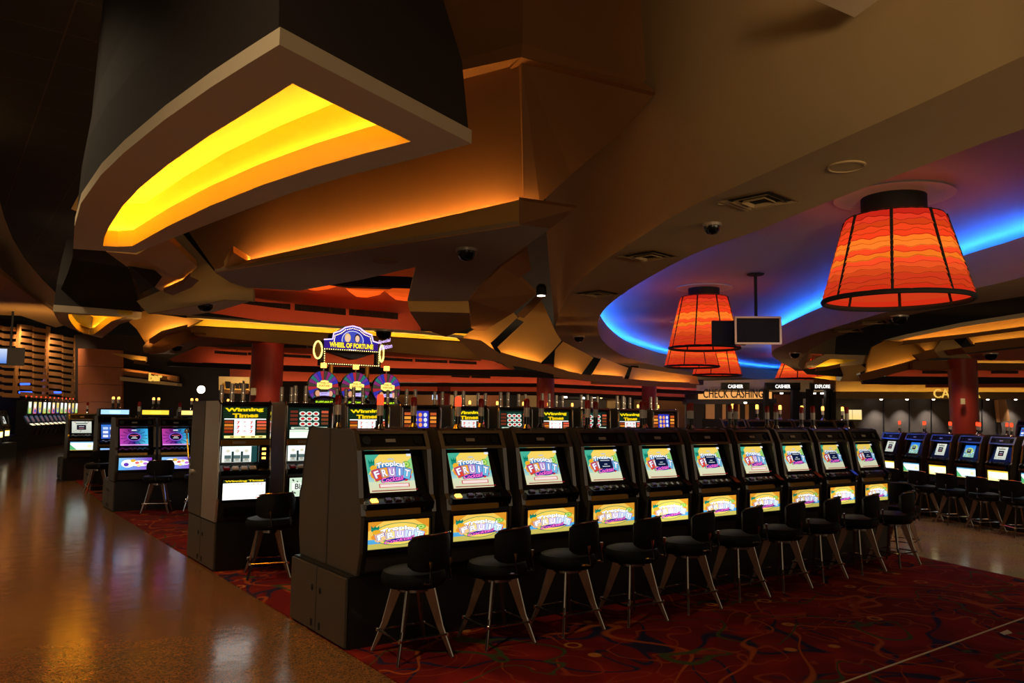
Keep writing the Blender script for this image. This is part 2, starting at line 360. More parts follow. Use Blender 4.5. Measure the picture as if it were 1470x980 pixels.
def swirl_belly(w, h):
    a = Art(w, h); hx, hy = w/2, h/2
    a.add([(-hx, -hy), (hx, -hy), (hx, hy), (-hx, hy)], [(0, 1, 2, 3)], [s(90, 190, 255), s(170, 90, 220), s(140, 60, 200), s(150, 210, 255)])
    a.disc(-hx*.45, hy*.05, hx*.4, hy*.62, k(W1, 1.5)); a.disc(-hx*.55, -hy*.1, hx*.16, hy*.3, s(110, 60, 190)); a.disc(hx*.28, hy*.05, hx*.62, hy*.46, k((1, .97, .9), 1.7))
    for x, y, r, c in ((-.15, .5, .16, s(240, 190, 60)), (.1, .15, .14, s(240, 120, 120)), (.35, .3, .12, s(250, 220, 120)), (.6, .0, .14, s(200, 120, 230)), (.2, -.3, .13, s(255, 240, 160))): a.disc(hx*x, hy*y, hx*r, hy*r*1.6, c)
    return a
def pay_art(w, h, seed, kind):
    """blue/white/gold video poker or picture faces for the further machines"""
    r = random.Random(seed); a = Art(w, h); hx, hy = w/2, h/2
    if kind == 'blue':
        a.bg(s(50, 90, 190), s(60, 120, 210))
        for i in range(3):
            for j in range(3): a.rect(-hx*.85+i*hx*.6, -hy*.8+j*hy*.55, -hx*.4+i*hx*.6, -hy*.45+j*hy*.55, s(*r.choice([(190, 215, 250), (240, 240, 255), (90, 60, 130)])))
    elif kind == 'white':
        a.bg(s(196, 204, 190), s(226, 228, 216)); a.rect(-hx*.5, -hy*.45, hx*.45, hy*.4, s(24, 24, 34)); a.rect(-hx*.3, hy*.05, hx*.25, hy*.15, s(200, 200, 210)); a.rect(-hx*.3, -hy*.25, hx*.25, -hy*.15, s(190, 120, 130)); a.rect(-hx*.6, hy*.55, hx*.6, hy*.75, s(120, 130, 120))
        for i in range(9): a.disc(r.uniform(-.9, .9)*hx, r.choice((-.75, -.6, .85))*hy, hx*.07, hy*.06, s(*r.choice([(150, 70, 60), (90, 100, 90), (190, 160, 90)])))
    elif kind == 'sky':
        a.bg(s(150, 200, 170), s(40, 120, 220)); a.rect(-hx, hy*.5, hx, hy, s(60, 150, 240), s(30, 110, 225)); a.disc(0, hy*.1, hx*.7, hy*.5, s(190, 220, 120), 20)
        for i in range(14): a.disc(r.uniform(-.9, .9)*hx, r.uniform(-.95, -.1)*hy, hx*.1, hy*.08, s(*r.choice([(60, 90, 190), (235, 240, 245), (110, 160, 90), (220, 190, 90)])))
        a.rect(-hx*.4, -hy*.3, hx*.38, hy*.35, s(16, 30, 60)); a.rect(-hx*.25, -hy*.02, hx*.2, hy*.06, s(200, 205, 215)); a.rect(-hx*.3, hy*.18, hx*.28, hy*.24, s(200, 205, 215))
    elif kind == 'hotbelly':
        a.bg(k(s(255, 236, 150), 1.6), k(s(255, 250, 225), 1.9)); a.rect(-hx, hy*.7, hx, hy, k(s(255, 205, 60), 1.2)); a.rect(-hx, -hy, -hx*.93, hy, s(230, 190, 60)); a.rect(hx*.93, -hy, hx, hy, s(200, 190, 90)); a.disc(0, 0, hx*.6, hy*.5, k((1, 1, .96), 2.2), 18)
    elif kind == 'coolbelly':
        a.bg(k(s(200, 240, 240), 1.3), k(s(250, 255, 255), 1.7)); a.rect(-hx, hy*.75, hx, hy, s(120, 190, 230)); a.poly([(-hx, -hy), (-hx*.4, -hy), (-hx, hy*.4)], s(90, 190, 120)); a.disc(hx*.6, 0, hx*.2, hy*.4, k(s(255, 240, 170), 1.4)); a.rect(-hx, -hy, hx, -hy*.9, s(230, 190, 90))
    elif kind == 'card':
        a.bg(s(110, 150, 220), s(150, 190, 240)); a.rect(-hx*.5, -hy*.3, hx*.6, hy*.5, s(225, 235, 250)); a.disc(-hx*.3, 0, hx*.16, hy*.3, s(220, 120, 60)); a.disc(hx*.3, -hy*.3, hx*.2, hy*.3, s(90, 60, 150))
    return a

# ------------------------------------------------------------------ slant-top video slot machine (origin: front centre of its foot, faces -Y, stands on its base)
def candle(parent, x, y, z, lit=None, h=.27, name='tower_light'):
    mb = MB(); mb.lathe([(.036, z), (.04, z+.012), (.022, z+.045), (.02, z+.05)], x, y, 12, 0)
    mb.lathe([(.024, z+.05), (.024, z+.11)], x, y, 12, 1); mb.lathe([(.026, z+.11), (.026, z+.19)], x, y, 12, 2); mb.lathe([(.026, z+.19), (.026, z+h-.015), (.018, z+h)], x, y, 12, 3)
    return mb.build(name, [M['chrome'], M['gloss'], M['whitep'], lit or M['redp']], parent, True)
def plate(prof, x0, x1, t):
    """flat metal strip following a (y,z) line, standing t proud of it on the front side"""
    o = []
    for i, (y, z) in enumerate(prof):
        p, q = prof[max(i-1, 0)], prof[min(i+1, len(prof)-1)]; L = math.hypot(q[0]-p[0], q[1]-p[1]); o.append((y-(q[1]-p[1])/L*t, z+(q[0]-p[0])/L*t))
    mb = MB()
    for i in range(len(prof)-1): mb.prism_x([prof[i], prof[i+1], o[i+1], o[i]], x0, x1)
    return mb
def slant_machine(name, screen, belly, lit=None, top=None, trim='trim', scr=(.37, .28), candle_at=(0, .30), brass=True, detail=True):
    t = empty(name)
    # body with recessed face
    b = MB(); hw = .272
    b.prism_x([(0, 0), (-.03, .02), (-.05, .16), (-.05, .42), (-.03, .455), (-.075, .47), (-.08, .5), (.0, .53), (.13, .86), (.06, .885), (.12, .995), (.16, 1.01), (.5, 1.01), (.5, 0)], -hw, hw, 0)
    b.build('body', M['black'], t)
    for sg in (-1, 1):
        c = MB(); c.prism_x([(0, 0), (-.045, .16), (-.055, .42), (-.04, .5), (-.01, .54), (.045, .87), (.11, 1.005), (.16, 1.02), (.52, 1.02), (.52, 0)], sg*hw, sg*(hw+.026), 0)
        c.build('side_panel', M['side'], t, bevel=.004)
        e = plate([(-.054, .42), (-.04, .5), (-.01, .54), (.045, .87), (.11, 1.005), (.155, 1.02)], sg*(hw-.006), sg*(hw+.03), .006); e.build('edge_trim', M[trim], t)
    h = plate([(.1, .984), (.11, 1.006)], -hw, hw, .008); h.build('header_trim', M[trim], t); h = plate([(.048, .868), (.058, .89)], -hw, hw, .008); h.build('lower_header_trim', M[trim], t)
    # header with speakers and badge
    hd = MB(); hd.prism_x([(.064, .892), (.112, .988), (.12, .985), (.072, .888)], -hw+.005, hw-.005); hd = hd.build('header_panel', M['gloss'], t)
    if detail:
        for sg in (-1, 1):
            sp = MB(); cx = sg*.21
            pts = [(cx+.03*math.cos(a), .09-.002+.03*math.sin(a)*.43-.006, .94+.03*math.sin(a)*.9) for a in [2*PI*i/16 for i in range(16)]]
            sp.tube(pts, .004, 5, closed=True); sp.mesh(pts, [tuple(range(16))]); sp.build('speaker', M['void'], hd)
        bd = MB(); bd.prism_x([(.074, .925), (.084, .948), (.079, .95), (.069, .927)], -.06, .02); bd.build('badge', M['silver'], hd)
    # screen: dark bezel, then the picture
    bz = MB(); tl = math.atan2(.13, .33)
    def on(a, z0, d): return (a, .0+(z0-.53)*.394-d*.93, z0+d*.37)
    x0, x1, z0, z1 = -hw, hw, .535, .86; sw, sh = scr; sz = .70
    q0 = [on(x0, z0, .004), on(x1, z0, .004), on(x1, z1, .004), on(x0, z1, .004)]
    bz.face(q0); q1 = [on(x0, z0, -.004), on(x1, z0, -.004), on(x1, z1, -.004), on(x0, z1, -.004)]
    for i in range(4): bz.face([q0[i], q1[i], q1[(i+1) % 4], q0[(i+1) % 4]])
    bz = bz.build('screen_bezel', M['gloss'], t)
    if screen is not None:
        c = on(-.02, sz, .008); so = screen.build('screen', t, c, tilt=tl)
    # deck, buttons, bill slot, lower strip
    dk = MB(); dk.prism_x([(-.082, .463), (-.09, .5), (-.01, .535), (-.01, .463)], -hw+.004, hw-.004); dk = dk.build('button_deck', M['gloss'], t, bevel=.004)
    if detail:
        for i, x in enumerate((-.2, -.09, -.015, .06, .135)):
            bt = MB(); r = (.027, .017)
            bt.loft([[(x+sx*r[0], -.05+sy*r[1], .517+(sy*r[1])*.44) for sx, sy in ((-1, -1), (1, -1), (1, 1), (-1, 1))], [(x+sx*r[0]*.8, -.055+sy*r[1]*.8, .53+(sy*r[1])*.44) for sx, sy in ((-1, -1), (1, -1), (1, 1), (-1, 1))]])
            bt.build('button', M['orlit'] if (i == 0 and lit == 'on') else M['trim'], dk)
        ba = MB(); ba.prism_x([(-.09, .44), (-.11, .5), (-.02, .56), (-.02, .44)], .185, .262); ba.build('bill_acceptor', M['gloss'], t, bevel=.006)
    st = MB(); st.prism_x([(-.054, .412), (-.054, .455), (-.03, .455), (-.03, .412)], -hw+.01, .175); st.build('deck_strip', M['brass'] if brass else M['trim'], t, bevel=.003)
    # belly glass
    fr = MB()
    for xa, xb, za, zb in ((-.262, .262, .17, .184), (-.262, .262, .376, .39), (-.262, -.248, .184, .376), (.248, .262, .184, .376)): fr.box(xa, xb, -.066, -.045, za, zb)
    fr.build('belly_frame', M['gloss'], t)
    if belly is not None: belly.build('belly_glass', t, (0, -.052, .28))
    dr = MB(); dr.box(-.25, .25, -.046, -.02, .03, .16); dr = dr.build('lower_door', M['dark_brown'], t, bevel=.006)
    if candle_at: candle(t, candle_at[0], candle_at[1], 1.01, {'red': M['redlit'], 'or': M['orlit']}.get(top))
    return t
# ------------------------------------------------------------------ upright reel machine
def reel_art(kind):
    a = Art(.46, .335); hx, hy = .23, .1675
    if kind in ('times', 'times_dim'):
        g = 1.5 if kind == 'times' else .9
        a.bg(s(16, 34, 20)); 
        for i in range(6): a.rect(-hx, hy*(.35+.11*i), hx, hy*(.37+.11*i), s(40, 70, 40))
        a.text('Winning', -.01, hy*.65, hy*.3, s(255, 226, 20), w=.4, rot=.03, bold=.05, outline=s(70, 50, 8)); a.text('Times', .0, hy*.32, hy*.28, s(255, 210, 20), w=.27, rot=.03, bold=.05, outline=s(70, 50, 8))
        a.rect(-hx*.95, hy*.2, hx*.95, hy*.26, k(W1, g)); a.rect(-hx*.5, -hy*.8, hx*.45, hy*.24, k((1, 1, .98), g))
        for j in range(3):
            for i in range(3):
                x = -hx*.32+i*hx*.3; y = -hy*.02-j*hy*.28
                a.text('7' if i != 1 else '*', x, y-hy*.08, hy*.2, s(235, 70, 50) if i != 1 else s(225, 130, 130), w=.034, bold=.05)
        for j in range(4):
            c = [s(150, 40, 22), s(180, 80, 30), s(225, 130, 40), s(160, 60, 26)][j]
            a.rect(-hx*.95, -hy*.62+j*hy*.2, -hx*.56, -hy*.48+j*hy*.2, c); a.rect(hx*.52, -hy*.62+j*hy*.2, hx*.95, -hy*.48+j*hy*.2, [s(90, 60, 40), s(210, 90, 40), s(230, 110, 70), s(240, 90, 70)][j])
        a.rect(-hx*.95, -hy*.95, hx*.95, -hy*.8, k(s(235, 225, 140), g))
        for x in (-.6, -.1, .35, .7): a.rect(hx*x-.02, -hy*.92, hx*x+.02, -hy*.84, s(150, 110, 30))
    elif kind == 'cherry':
        a.bg(s(14, 30, 24)); a.rect(-hx*.5, -hy*.22, hx*.52, hy*.92, s(24, 60, 46))
        for j in range(3):
            for i in range(3):
                x = -hx*.32+i*hx*.33; y = hy*.62-j*hy*.34
                a.disc(x, y, hx*.17, hy*.15, s(225, 240, 225), 12); a.disc(x, y, hx*.1, hy*.085, s(196, 30, 34), 10)
        for j in range(4):
            a.rect(-hx*.95, hy*(-.1+.25*j), -hx*.58, hy*(.06+.25*j), s(110, 44, 28)); a.rect(hx*.6, hy*(-.1+.25*j), hx*.95, hy*(.06+.25*j), [s(110, 60, 36), s(130, 60, 30), s(150, 70, 36), s(210, 90, 60)][j])
        a.rect(-hx*.9, -hy*.42, -hx*.05, -hy*.26, s(206, 230, 205)); a.rect(hx*.05, -hy*.42, hx*.9, -hy*.26, s(206, 230, 205))
        a.rect(-hx*.75, -hy*.37, -hx*.2, -hy*.31, s(50, 70, 50)); a.rect(hx*.2, -hy*.37, hx*.75, -hy*.31, s(50, 70, 50))
        a.rect(-hx*.97, -hy*.97, hx*.97, -hy*.45, k(s(232, 250, 225), 1.3)); a.rect(-hx*.97, -hy*.56, hx*.97, -hy*.53, s(120, 150, 120))
    else:
        a.bg(s(30, 16, 14)); a.rect(-hx*.5, -hy*.32, hx*.5, hy*.9, s(50, 56, 190))
        for j in range(3):
            for i in range(3): a.disc(-hx*.3+i*hx*.3, hy*.62-j*hy*.36, hx*.11, hy*.15, [s(255, 205, 120), s(255, 160, 90), s(225, 230, 245)][i], 10)
        for j in range(4):
            c = [s(140, 60, 26), s(230, 130, 50), s(255, 165, 60), s(200, 90, 40)][j]
            a.rect(-hx*.95, hy*(-.25+.28*j), -hx*.58, hy*(-.06+.28*j), c); a.rect(hx*.58, hy*(-.25+.28*j), hx*.95, hy*(-.06+.28*j), c)
        for i in range(3): a.rect(-hx*.96+i*hx*.65, -hy*.66, -hx*.36+i*hx*.65, -hy*.36, k(s(255, 150, 50), 1.2)); a.rect(-hx*.9+i*hx*.65, -hy*.55, -hx*.42+i*hx*.65, -hy*.46, s(255, 226, 160))
        a.rect(-hx*.97, -hy*.97, hx*.97, -hy*.72, k(s(255, 236, 215), 1.5))
    return a
def reel_machine(name, kind, lever=False, lit=True):
    t = empty(name); hw = .255
    b = MB(); b.prism_x([(0, 0), (-.02, .03), (-.03, .22), (-.03, .43), (-.06, .47), (-.065, .52), (.03, .57), (.06, .6), (.06, .77), (-.0, .79), (.0, .83), (.04, .84), (.05, 1.19), (.02, 1.21), (.06, 1.225), (.5, 1.225), (.5, 0)], -hw, hw); b.build('body', M['black'], t)
    for sg in (-1, 1):
        c = MB(); c.prism_x([(0, 0), (-.035, .22), (-.035, .46), (-.03, .56), (-.01, .6), (-.01, .8), (.0, 1.21), (.06, 1.24), (.52, 1.24), (.52, 0)], sg*hw, sg*(hw+.024)); c.build('side_panel', M['silver'] if sg < 0 else M['side'], t, bevel=.004)
        e = MB(); x = sg*(hw+.01); e.tube([(x, -.04, .24), (x, -.04, .46), (x, -.033, .56), (x, -.016, .6), (x, -.016, .8), (x, -.006, 1.2), (x, .05, 1.243)], .011, 6); e.build('edge_trim', M['chrome'], t, True)
    tr = MB(); tr.tube([(-hw, -.004, 1.222), (hw, -.004, 1.222)], .012, 6); tr.tube([(-hw, -.036, .44), (hw, -.036, .44)], .01, 6); tr.tube([(-hw, -.03, .205), (hw, -.03, .205)], .008, 6); tr.build('cross_trim', M['trim'], t, True)
    reel_art(kind).build('top_glass', t, (0, .028, 1.013), tilt=.03)
    sp = MB(); sp.box(-hw+.004, hw-.004, -.012, .06, .775, .838); sp = sp.build('badge_strip', M['brass'], t, bevel=.004)
    bd = MB(); bd.box(-.13, .0, -.018, -.01, .797, .822); bd.build('badge', M['silver'], sp)
    # reels behind a lit window
    rl = Art(.36, .165); rl.bg(k(s(255, 255, 240), 1.0), k(s(235, 255, 245), 1.4))
    for i in range(3):
        x = -.12+i*.095
        rl.rect(x-.034, -.08, x+.034, .078, k(s(225, 235, 225), .6), k(W1, 1.5)); rl.rect(x-.034, -.045, x+.034, -.01, k(s(120, 150, 150), .5)); rl.disc(x, .035, .022, .016, s(230, 226, 200)); rl.disc(x, -.055, .02, .012, s(170, 170, 150))
    for i in range(2): rl.rect(-.12+.0475+i*.095-.012, -.08, -.12+.0475+i*.095+.012, .03, s(40, 60, 60))
    rl.rect(.12, -.0825, .18, .0825, s(30, 70, 70))
    rl.build('reel_window', t, (-.04, .045, .685))
    pn = MB(); pn.box(.15, hw-.006, -.02, .05, .56, .78); pn = pn.build('bill_acceptor', M['gloss'], t, bevel=.006)
    for z, m_ in ((.74, 'orlit'), (.69, 'orlit'), (.645, 'orlit')):
        li = MB(); li.box(.175, .215, -.026, -.018, z-.012, z+.012); li.build('indicator', M[m_], pn)
    dk = MB(); dk.prism_x([(-.068, .475), (-.072, .52), (.02, .575), (.02, .475)], -hw+.004, .15); dk = dk.build('button_deck', M['gloss'], t, bevel=.004)
    for i, x in enumerate((-.19, -.1, -.01, .08)):
        bt = MB(); bt.loft([[(x+q*.035, -.035+w*.02, .543+w*.011) for q, w in ((-1, -1), (1, -1), (1, 1), (-1, 1))], [(x+q*.028, -.042+w*.015, .56+w*.008) for q, w in ((-1, -1), (1, -1), (1, 1), (-1, 1))]]); bt.build('button', M['whitep'] if i else M['redp'], dk)
    be = Art(.44, .2)
    if kind in ('times', 'times_dim', 'blue'):
        be.bg(k((1, .99, .93), 1.7)); be.rect(-.22, .068, .22, .1, s(34, 44, 20)); (be.text('Winning Times', 0, .074, .024, s(255, 220, 20), w=.4, bold=.04) if kind != 'blue' else be.rect(-.1, .075, .1, .095, s(255, 200, 60)))
        for i in range(3): be.text('7', .1+i*.04, .036, .024, s(225, 70, 50), bold=.04)
        be.rect(.12, -.09, .21, -.08, s(230, 120, 90)); be.rect(.12, -.05, .21, -.045, s(230, 120, 90)); be.rect(-.2, -.085, -.1, -.08, s(190, 200, 120))
    else:
        be.bg(k(s(205, 226, 200), 1.1))
        for i in range(40): be.disc(random.uniform(-.21, .21), random.choice((random.uniform(-.095, -.03), random.uniform(.05, .095))), .008, .01, s(40, 50, 40), 6)
        be.rect(-.2, -.03, .2, .05, k(s(235, 245, 230), 1.2)); be.text('Black', -.08, -.02, .06, s(20, 24, 20), w=.17, bold=.02); be.disc(.01, -.03, .06, .022, s(214, 30, 40)); be.poly([(-.05, -.03), (.0, -.005), (.07, -.03), (.01, -.06)], s(226, 40, 40))
    be.build('belly_glass', t, (0, -.034, .325))
    fr = MB()
    for xa, xb, za, zb in ((-.235, .235, .212, .224), (-.235, .235, .426, .436), (-.235, -.221, .224, .426), (.221, .235, .224, .426)): fr.box(xa, xb, -.044, -.03, za, zb)
    fr.build('belly_frame', M['gloss'], t)
    tray = MB(); tray.prism_x([(-.02, .05), (-.09, .08), (-.09, .14), (-.02, .15)], -.21, .21); tray.build('coin_tray', M['gloss'], t, bevel=.01)
    for x in (-.1, .02):
        cd = MB(); z = 1.225; cd.lathe([(.03, z), (.03, z+.02), (.02, z+.03)], x, .2, 12, 0); cd.lathe([(.022, z+.03), (.022, z+.2), (.012, z+.205)], x, .2, 12, 1); cd.lathe([(.023, z+.1), (.023, z+.108)], x, .2, 12, 0); cd.build('tower_light', [M['chrome'], M['silver']], t, True)
    if lever:
        lv = MB(); x = hw+.05; lv.tube([(x, .12, .45), (x, .12, .52), (x+.02, .1, .62), (x+.02, -.02, .88)], .011, 8); lv.tube([(hw+.02, .12, .45), (x, .12, .45)], .035, 10)
        lv.lathe([(.001, .87), (.024, .882), (.03, .9), (.024, .918), (.001, .93)], x+.02, -.025, 10); lv.build('lever', M['chrome'], t, True)
    return t
# ------------------------------------------------------------------ stool
def make_stool(name):
    t = empty(name)
    LR = -.35; st = MB(); st.lathe([(.12, .46), (.2, .465), (.225, .49), (.23, .53), (.215, .565), (.16, .58), (.02, .582)], 0, 0, 24)
    st.v = [(x*1.0, y*.95, z) for x, y, z in st.v]; st.build('seat', M['vinyl'], t, True)
    bk = MB(); n = 14; R0 = .23
    sec = [(-.022, .585), (.022, .585), (.032, .62), (.034, .78), (.02, .825), (-.02, .825), (-.03, .78), (-.028, .62)]
    rings = []
    for i in range(n+1):
        a = -.95+1.9*i/n; f = 1-.35*abs(a/.95)**6; rings.append([((R0+d)*math.sin(a)*.98, -(R0+d)*math.cos(a)*.9-.0, .705+(z-.705)*f) for d, z in sec])
    bk.loft(rings); bk.build('backrest', M['vinyl'], t, True)
    for sg in (-1, 1): br = MB(); br.tube([(sg*.1, -.12, .5), (sg*.1, -.25, .52), (sg*.1, -.245, .66)], .012, 6); br.build('back_bracket', M['trim'], t, True)
    rim = MB(); rim.tube([(.262*math.sin(a)*.98, -.262*math.cos(a)*.9, .828-.02*abs(a/.9)**4) for a in [-.85+1.7*i/12 for i in range(13)]], .006, 6); rim.build('back_trim', M['chrome'], t, True)
    sw = MB(); sw.lathe([(.11, .43), (.11, .462)], 0, 0, 20); sw.build('swivel_plate', M['trim'], t, True)
    for i in range(4):
        a = PI/4+LR+PI/2*i; ca, sa = math.cos(a), math.sin(a); lg = MB()
        prof = [(.075, .45), (.15, .45), (.215, .2), (.292, .0), (.277, .0), (.175, .2)]; th = .0085
        lg.loft([[(r*ca-th*sa, r*sa+th*ca, z) for r, z in prof], [(r*ca+th*sa, r*sa-th*ca, z) for r, z in prof]]); lg.tube([(.15*ca, .15*sa, .45), (.215*ca, .215*sa, .2), (.29*ca, .29*sa, .006)], .0075, 6, 1); lg.build('leg', [M['legm'], M['chrome']], t)
    fo = MB(); rr = .2525; z = .15
    P = [(rr*math.cos(PI/4+LR+PI/2*i), rr*math.sin(PI/4+LR+PI/2*i), z) for i in range(4)]
    for i in range(4): fo.tube([P[i], P[(i+1) % 4]], .008, 6)
    for p in P: fo.lathe([(.013, z-.012), (.013, z+.012)], p[0], p[1], 8)
    fo.build('footrest', M['chrome'], t, True)
    return t
# ------------------------------------------------------------------ base a bank of machines stands on
def bank_base(name, x0, x1, y0, y1, h, label, loc=(0, 0, 0), rz=0, doors=True):
    t = empty(name, loc, rz); b = MB(); b.box(x0, x1, y0, y1, 0.002, h-.03); b.box(x0-.0, x1, y0-.0, y1, h-.03, h); b.build('cabinet_box', M['gloss'] if False else M['black'], t, bevel=.006)
    if doors:
        ym = (y0+y1)/2
        for a, c in ((y0+.01, ym-.006), (ym+.006, y1-.01)):
            d = MB(); d.box(x0-.02, x0-.001, a, c, .02, h-.012); d = d.build('door', M['side'], t, bevel=.003)
            kx = c-.07 if a < ym-.1 else a+.07
            kb = MB(); kb.lathe([(.016, 0), (.016, .006), (.008, .008)], 0, 0, 10); kb.v = [(x0-.02-z, kx+x, h-.17+y*1.4) for x, y, z in kb.v]; kb.build('lock', M['void'], d)
            kb = MB(); kb.box(x0-.026, x0-.019, kx-.012, kx+.012, .05, .1); kb.build('hinge', M['void'], d)
    return tag(t, label, 'machine base', 'bases under the slot machine banks')
# ------------------------------------------------------------------ place the machines
BH = .5
FX0, FP, FY = 2.75, .698, 5.24
# front bank
front_kinds = [(0, 1, 'on', 'red'), (0, 1, 'on', 'red'), (0, 1, None, None), (1, 0, None, None), (1, 0, None, None), (1, 0, None, None), (0, 1, None, None), (1, 0, None, None), (1, 0, None, None), (1, 0, None, None)]
belly_k = [1.0, 1.0, 1.0, .95, 1.35, 1.1, 1.0, .8, 1.2, 1.0]
cfirst = {}
for i, (bx, br, lt, tp) in enumerate(front_kinds):
    m = slant_machine('slot_machine', fruit_art(.372, .283, 1.0 if i < 8 else .85, bool(bx), bool(br)), fruit_art(.49, .19, belly_k[i], belly=True), lt, tp)
    m.location = (FX0+FP*i, FY, BH)
    what = 'with dark message box' if bx else 'with clear fruit screen'
    tag(m, f'black fruit slot machine {what}, {ORD[i]} from near end of front row', 'slot machine', 'fruit slot machines of the front bank')
backs = slant_machine('slot_machine', None, None, None, None, candle_at=(.1, .2), brass=False, detail=False)
backs_used = []
def back_machine(loc, rz, label, group, cat='slot machine', scale=1):
    o = backs if not backs_used else copy_tree(backs); backs_used.append(o)
    o.location = loc; o.rotation_euler = (0, 0, rz); o.scale = (scale,)*3
    return tag(o, label, cat, group)
for i in range(10):
    back_machine((FX0+FP*i, FY+1.06, BH), PI, f'machine turned away behind the front row, {ORD[i]} from its near end', 'machines backing onto the front bank')
bank_base('machine_base', 2.4, FX0+FP*9+.38, FY, FY+1.06, BH, 'long dark base cabinet with two doors under the front row of fruit machines')
stool0 = make_stool('bar_stool'); stool_used = []
def stool(x, y, rz, label, group, sc=1):
    o = stool0 if not stool_used else copy_tree(stool0); stool_used.append(o); o.location = (x, y, .009); o.rotation_euler = (0, 0, rz); o.scale = (sc,)*3
    return tag(o, label, 'stool', group)
fs = [(2.73, 4.92), (3.40, 4.88), (4.05, 4.86), (4.67, 4.79), (5.35, 4.81), (6.08, 4.86), (6.76, 4.88), (7.48, 4.95), (8.19, 4.94), (8.90, 4.93)]
for i, (x, y) in enumerate(fs): stool(x, y, random.uniform(-.06, .06)+.33, f'black padded stool at the front machines, {ORD[i]} from the near end', 'stools along the front bank')
stool(9.75, 5.3, 2.2, 'black swivel stool turned sideways beyond the far end of the front bank', 'stools along the front bank')
# second bank: reel machines
WX0, WP, WY = 2.65, .70, 8.46
wk = ['times', 'cherry', 'times', 'blue', 'times_dim', 'cherry', 'times', 'cherry', 'times_dim', 'blue']
desc = {'times': 'bright yellow-lettered top glass', 'times_dim': 'dim yellow-lettered top glass', 'cherry': 'cherry-grid top glass', 'blue': 'blue number-grid top glass'}
proto = {}
for i, kd in enumerate(wk):
    if kd in proto: m = copy_tree(proto[kd])
    else: m = proto[kd] = reel_machine('reel_slot_machine', kd)
    m.location = (WX0+WP*i, WY, BH)
    tag(m, f'reel slot machine with {desc[kd]}, {ORD[i]} from the aisle in its row', 'slot machine', 'reel slot machines of the second bank')
rb = reel_machine('reel_slot_machine', 'cherry', lever=True); rb.location = (WX0, WY+1.06, BH); rb.rotation_euler = (0, 0, PI)
tag(rb, 'reel slot machine with a chrome pull lever backing onto the yellow-lettered one by the aisle', 'slot machine', 'machines backing onto the second bank')
for i in range(1, 10):
    o = copy_tree(proto['blue']); o.location = (WX0+WP*i, WY+1.06, BH); o.rotation_euler = (0, 0, PI)
    tag(o, f'reel slot machine turned away behind the second row, {ORD[i]} from the aisle end', 'slot machine', 'machines backing onto the second bank')
bank_base('machine_base', 2.4, WX0+WP*9+.36, WY, WY+1.06, BH, 'dark base cabinet with two doors under the tall reel machines')
stool(2.78, 8.0, .1, 'black swivel stool in front of the yellow-lettered reel machine by the aisle', 'stools along the second bank')
for i in range(1, 7): stool(2.78+WP*i, 8.02, random.uniform(-.3, .3), f'black stool between the two banks, {ORD[i]} from the aisle', 'stools along the second bank')
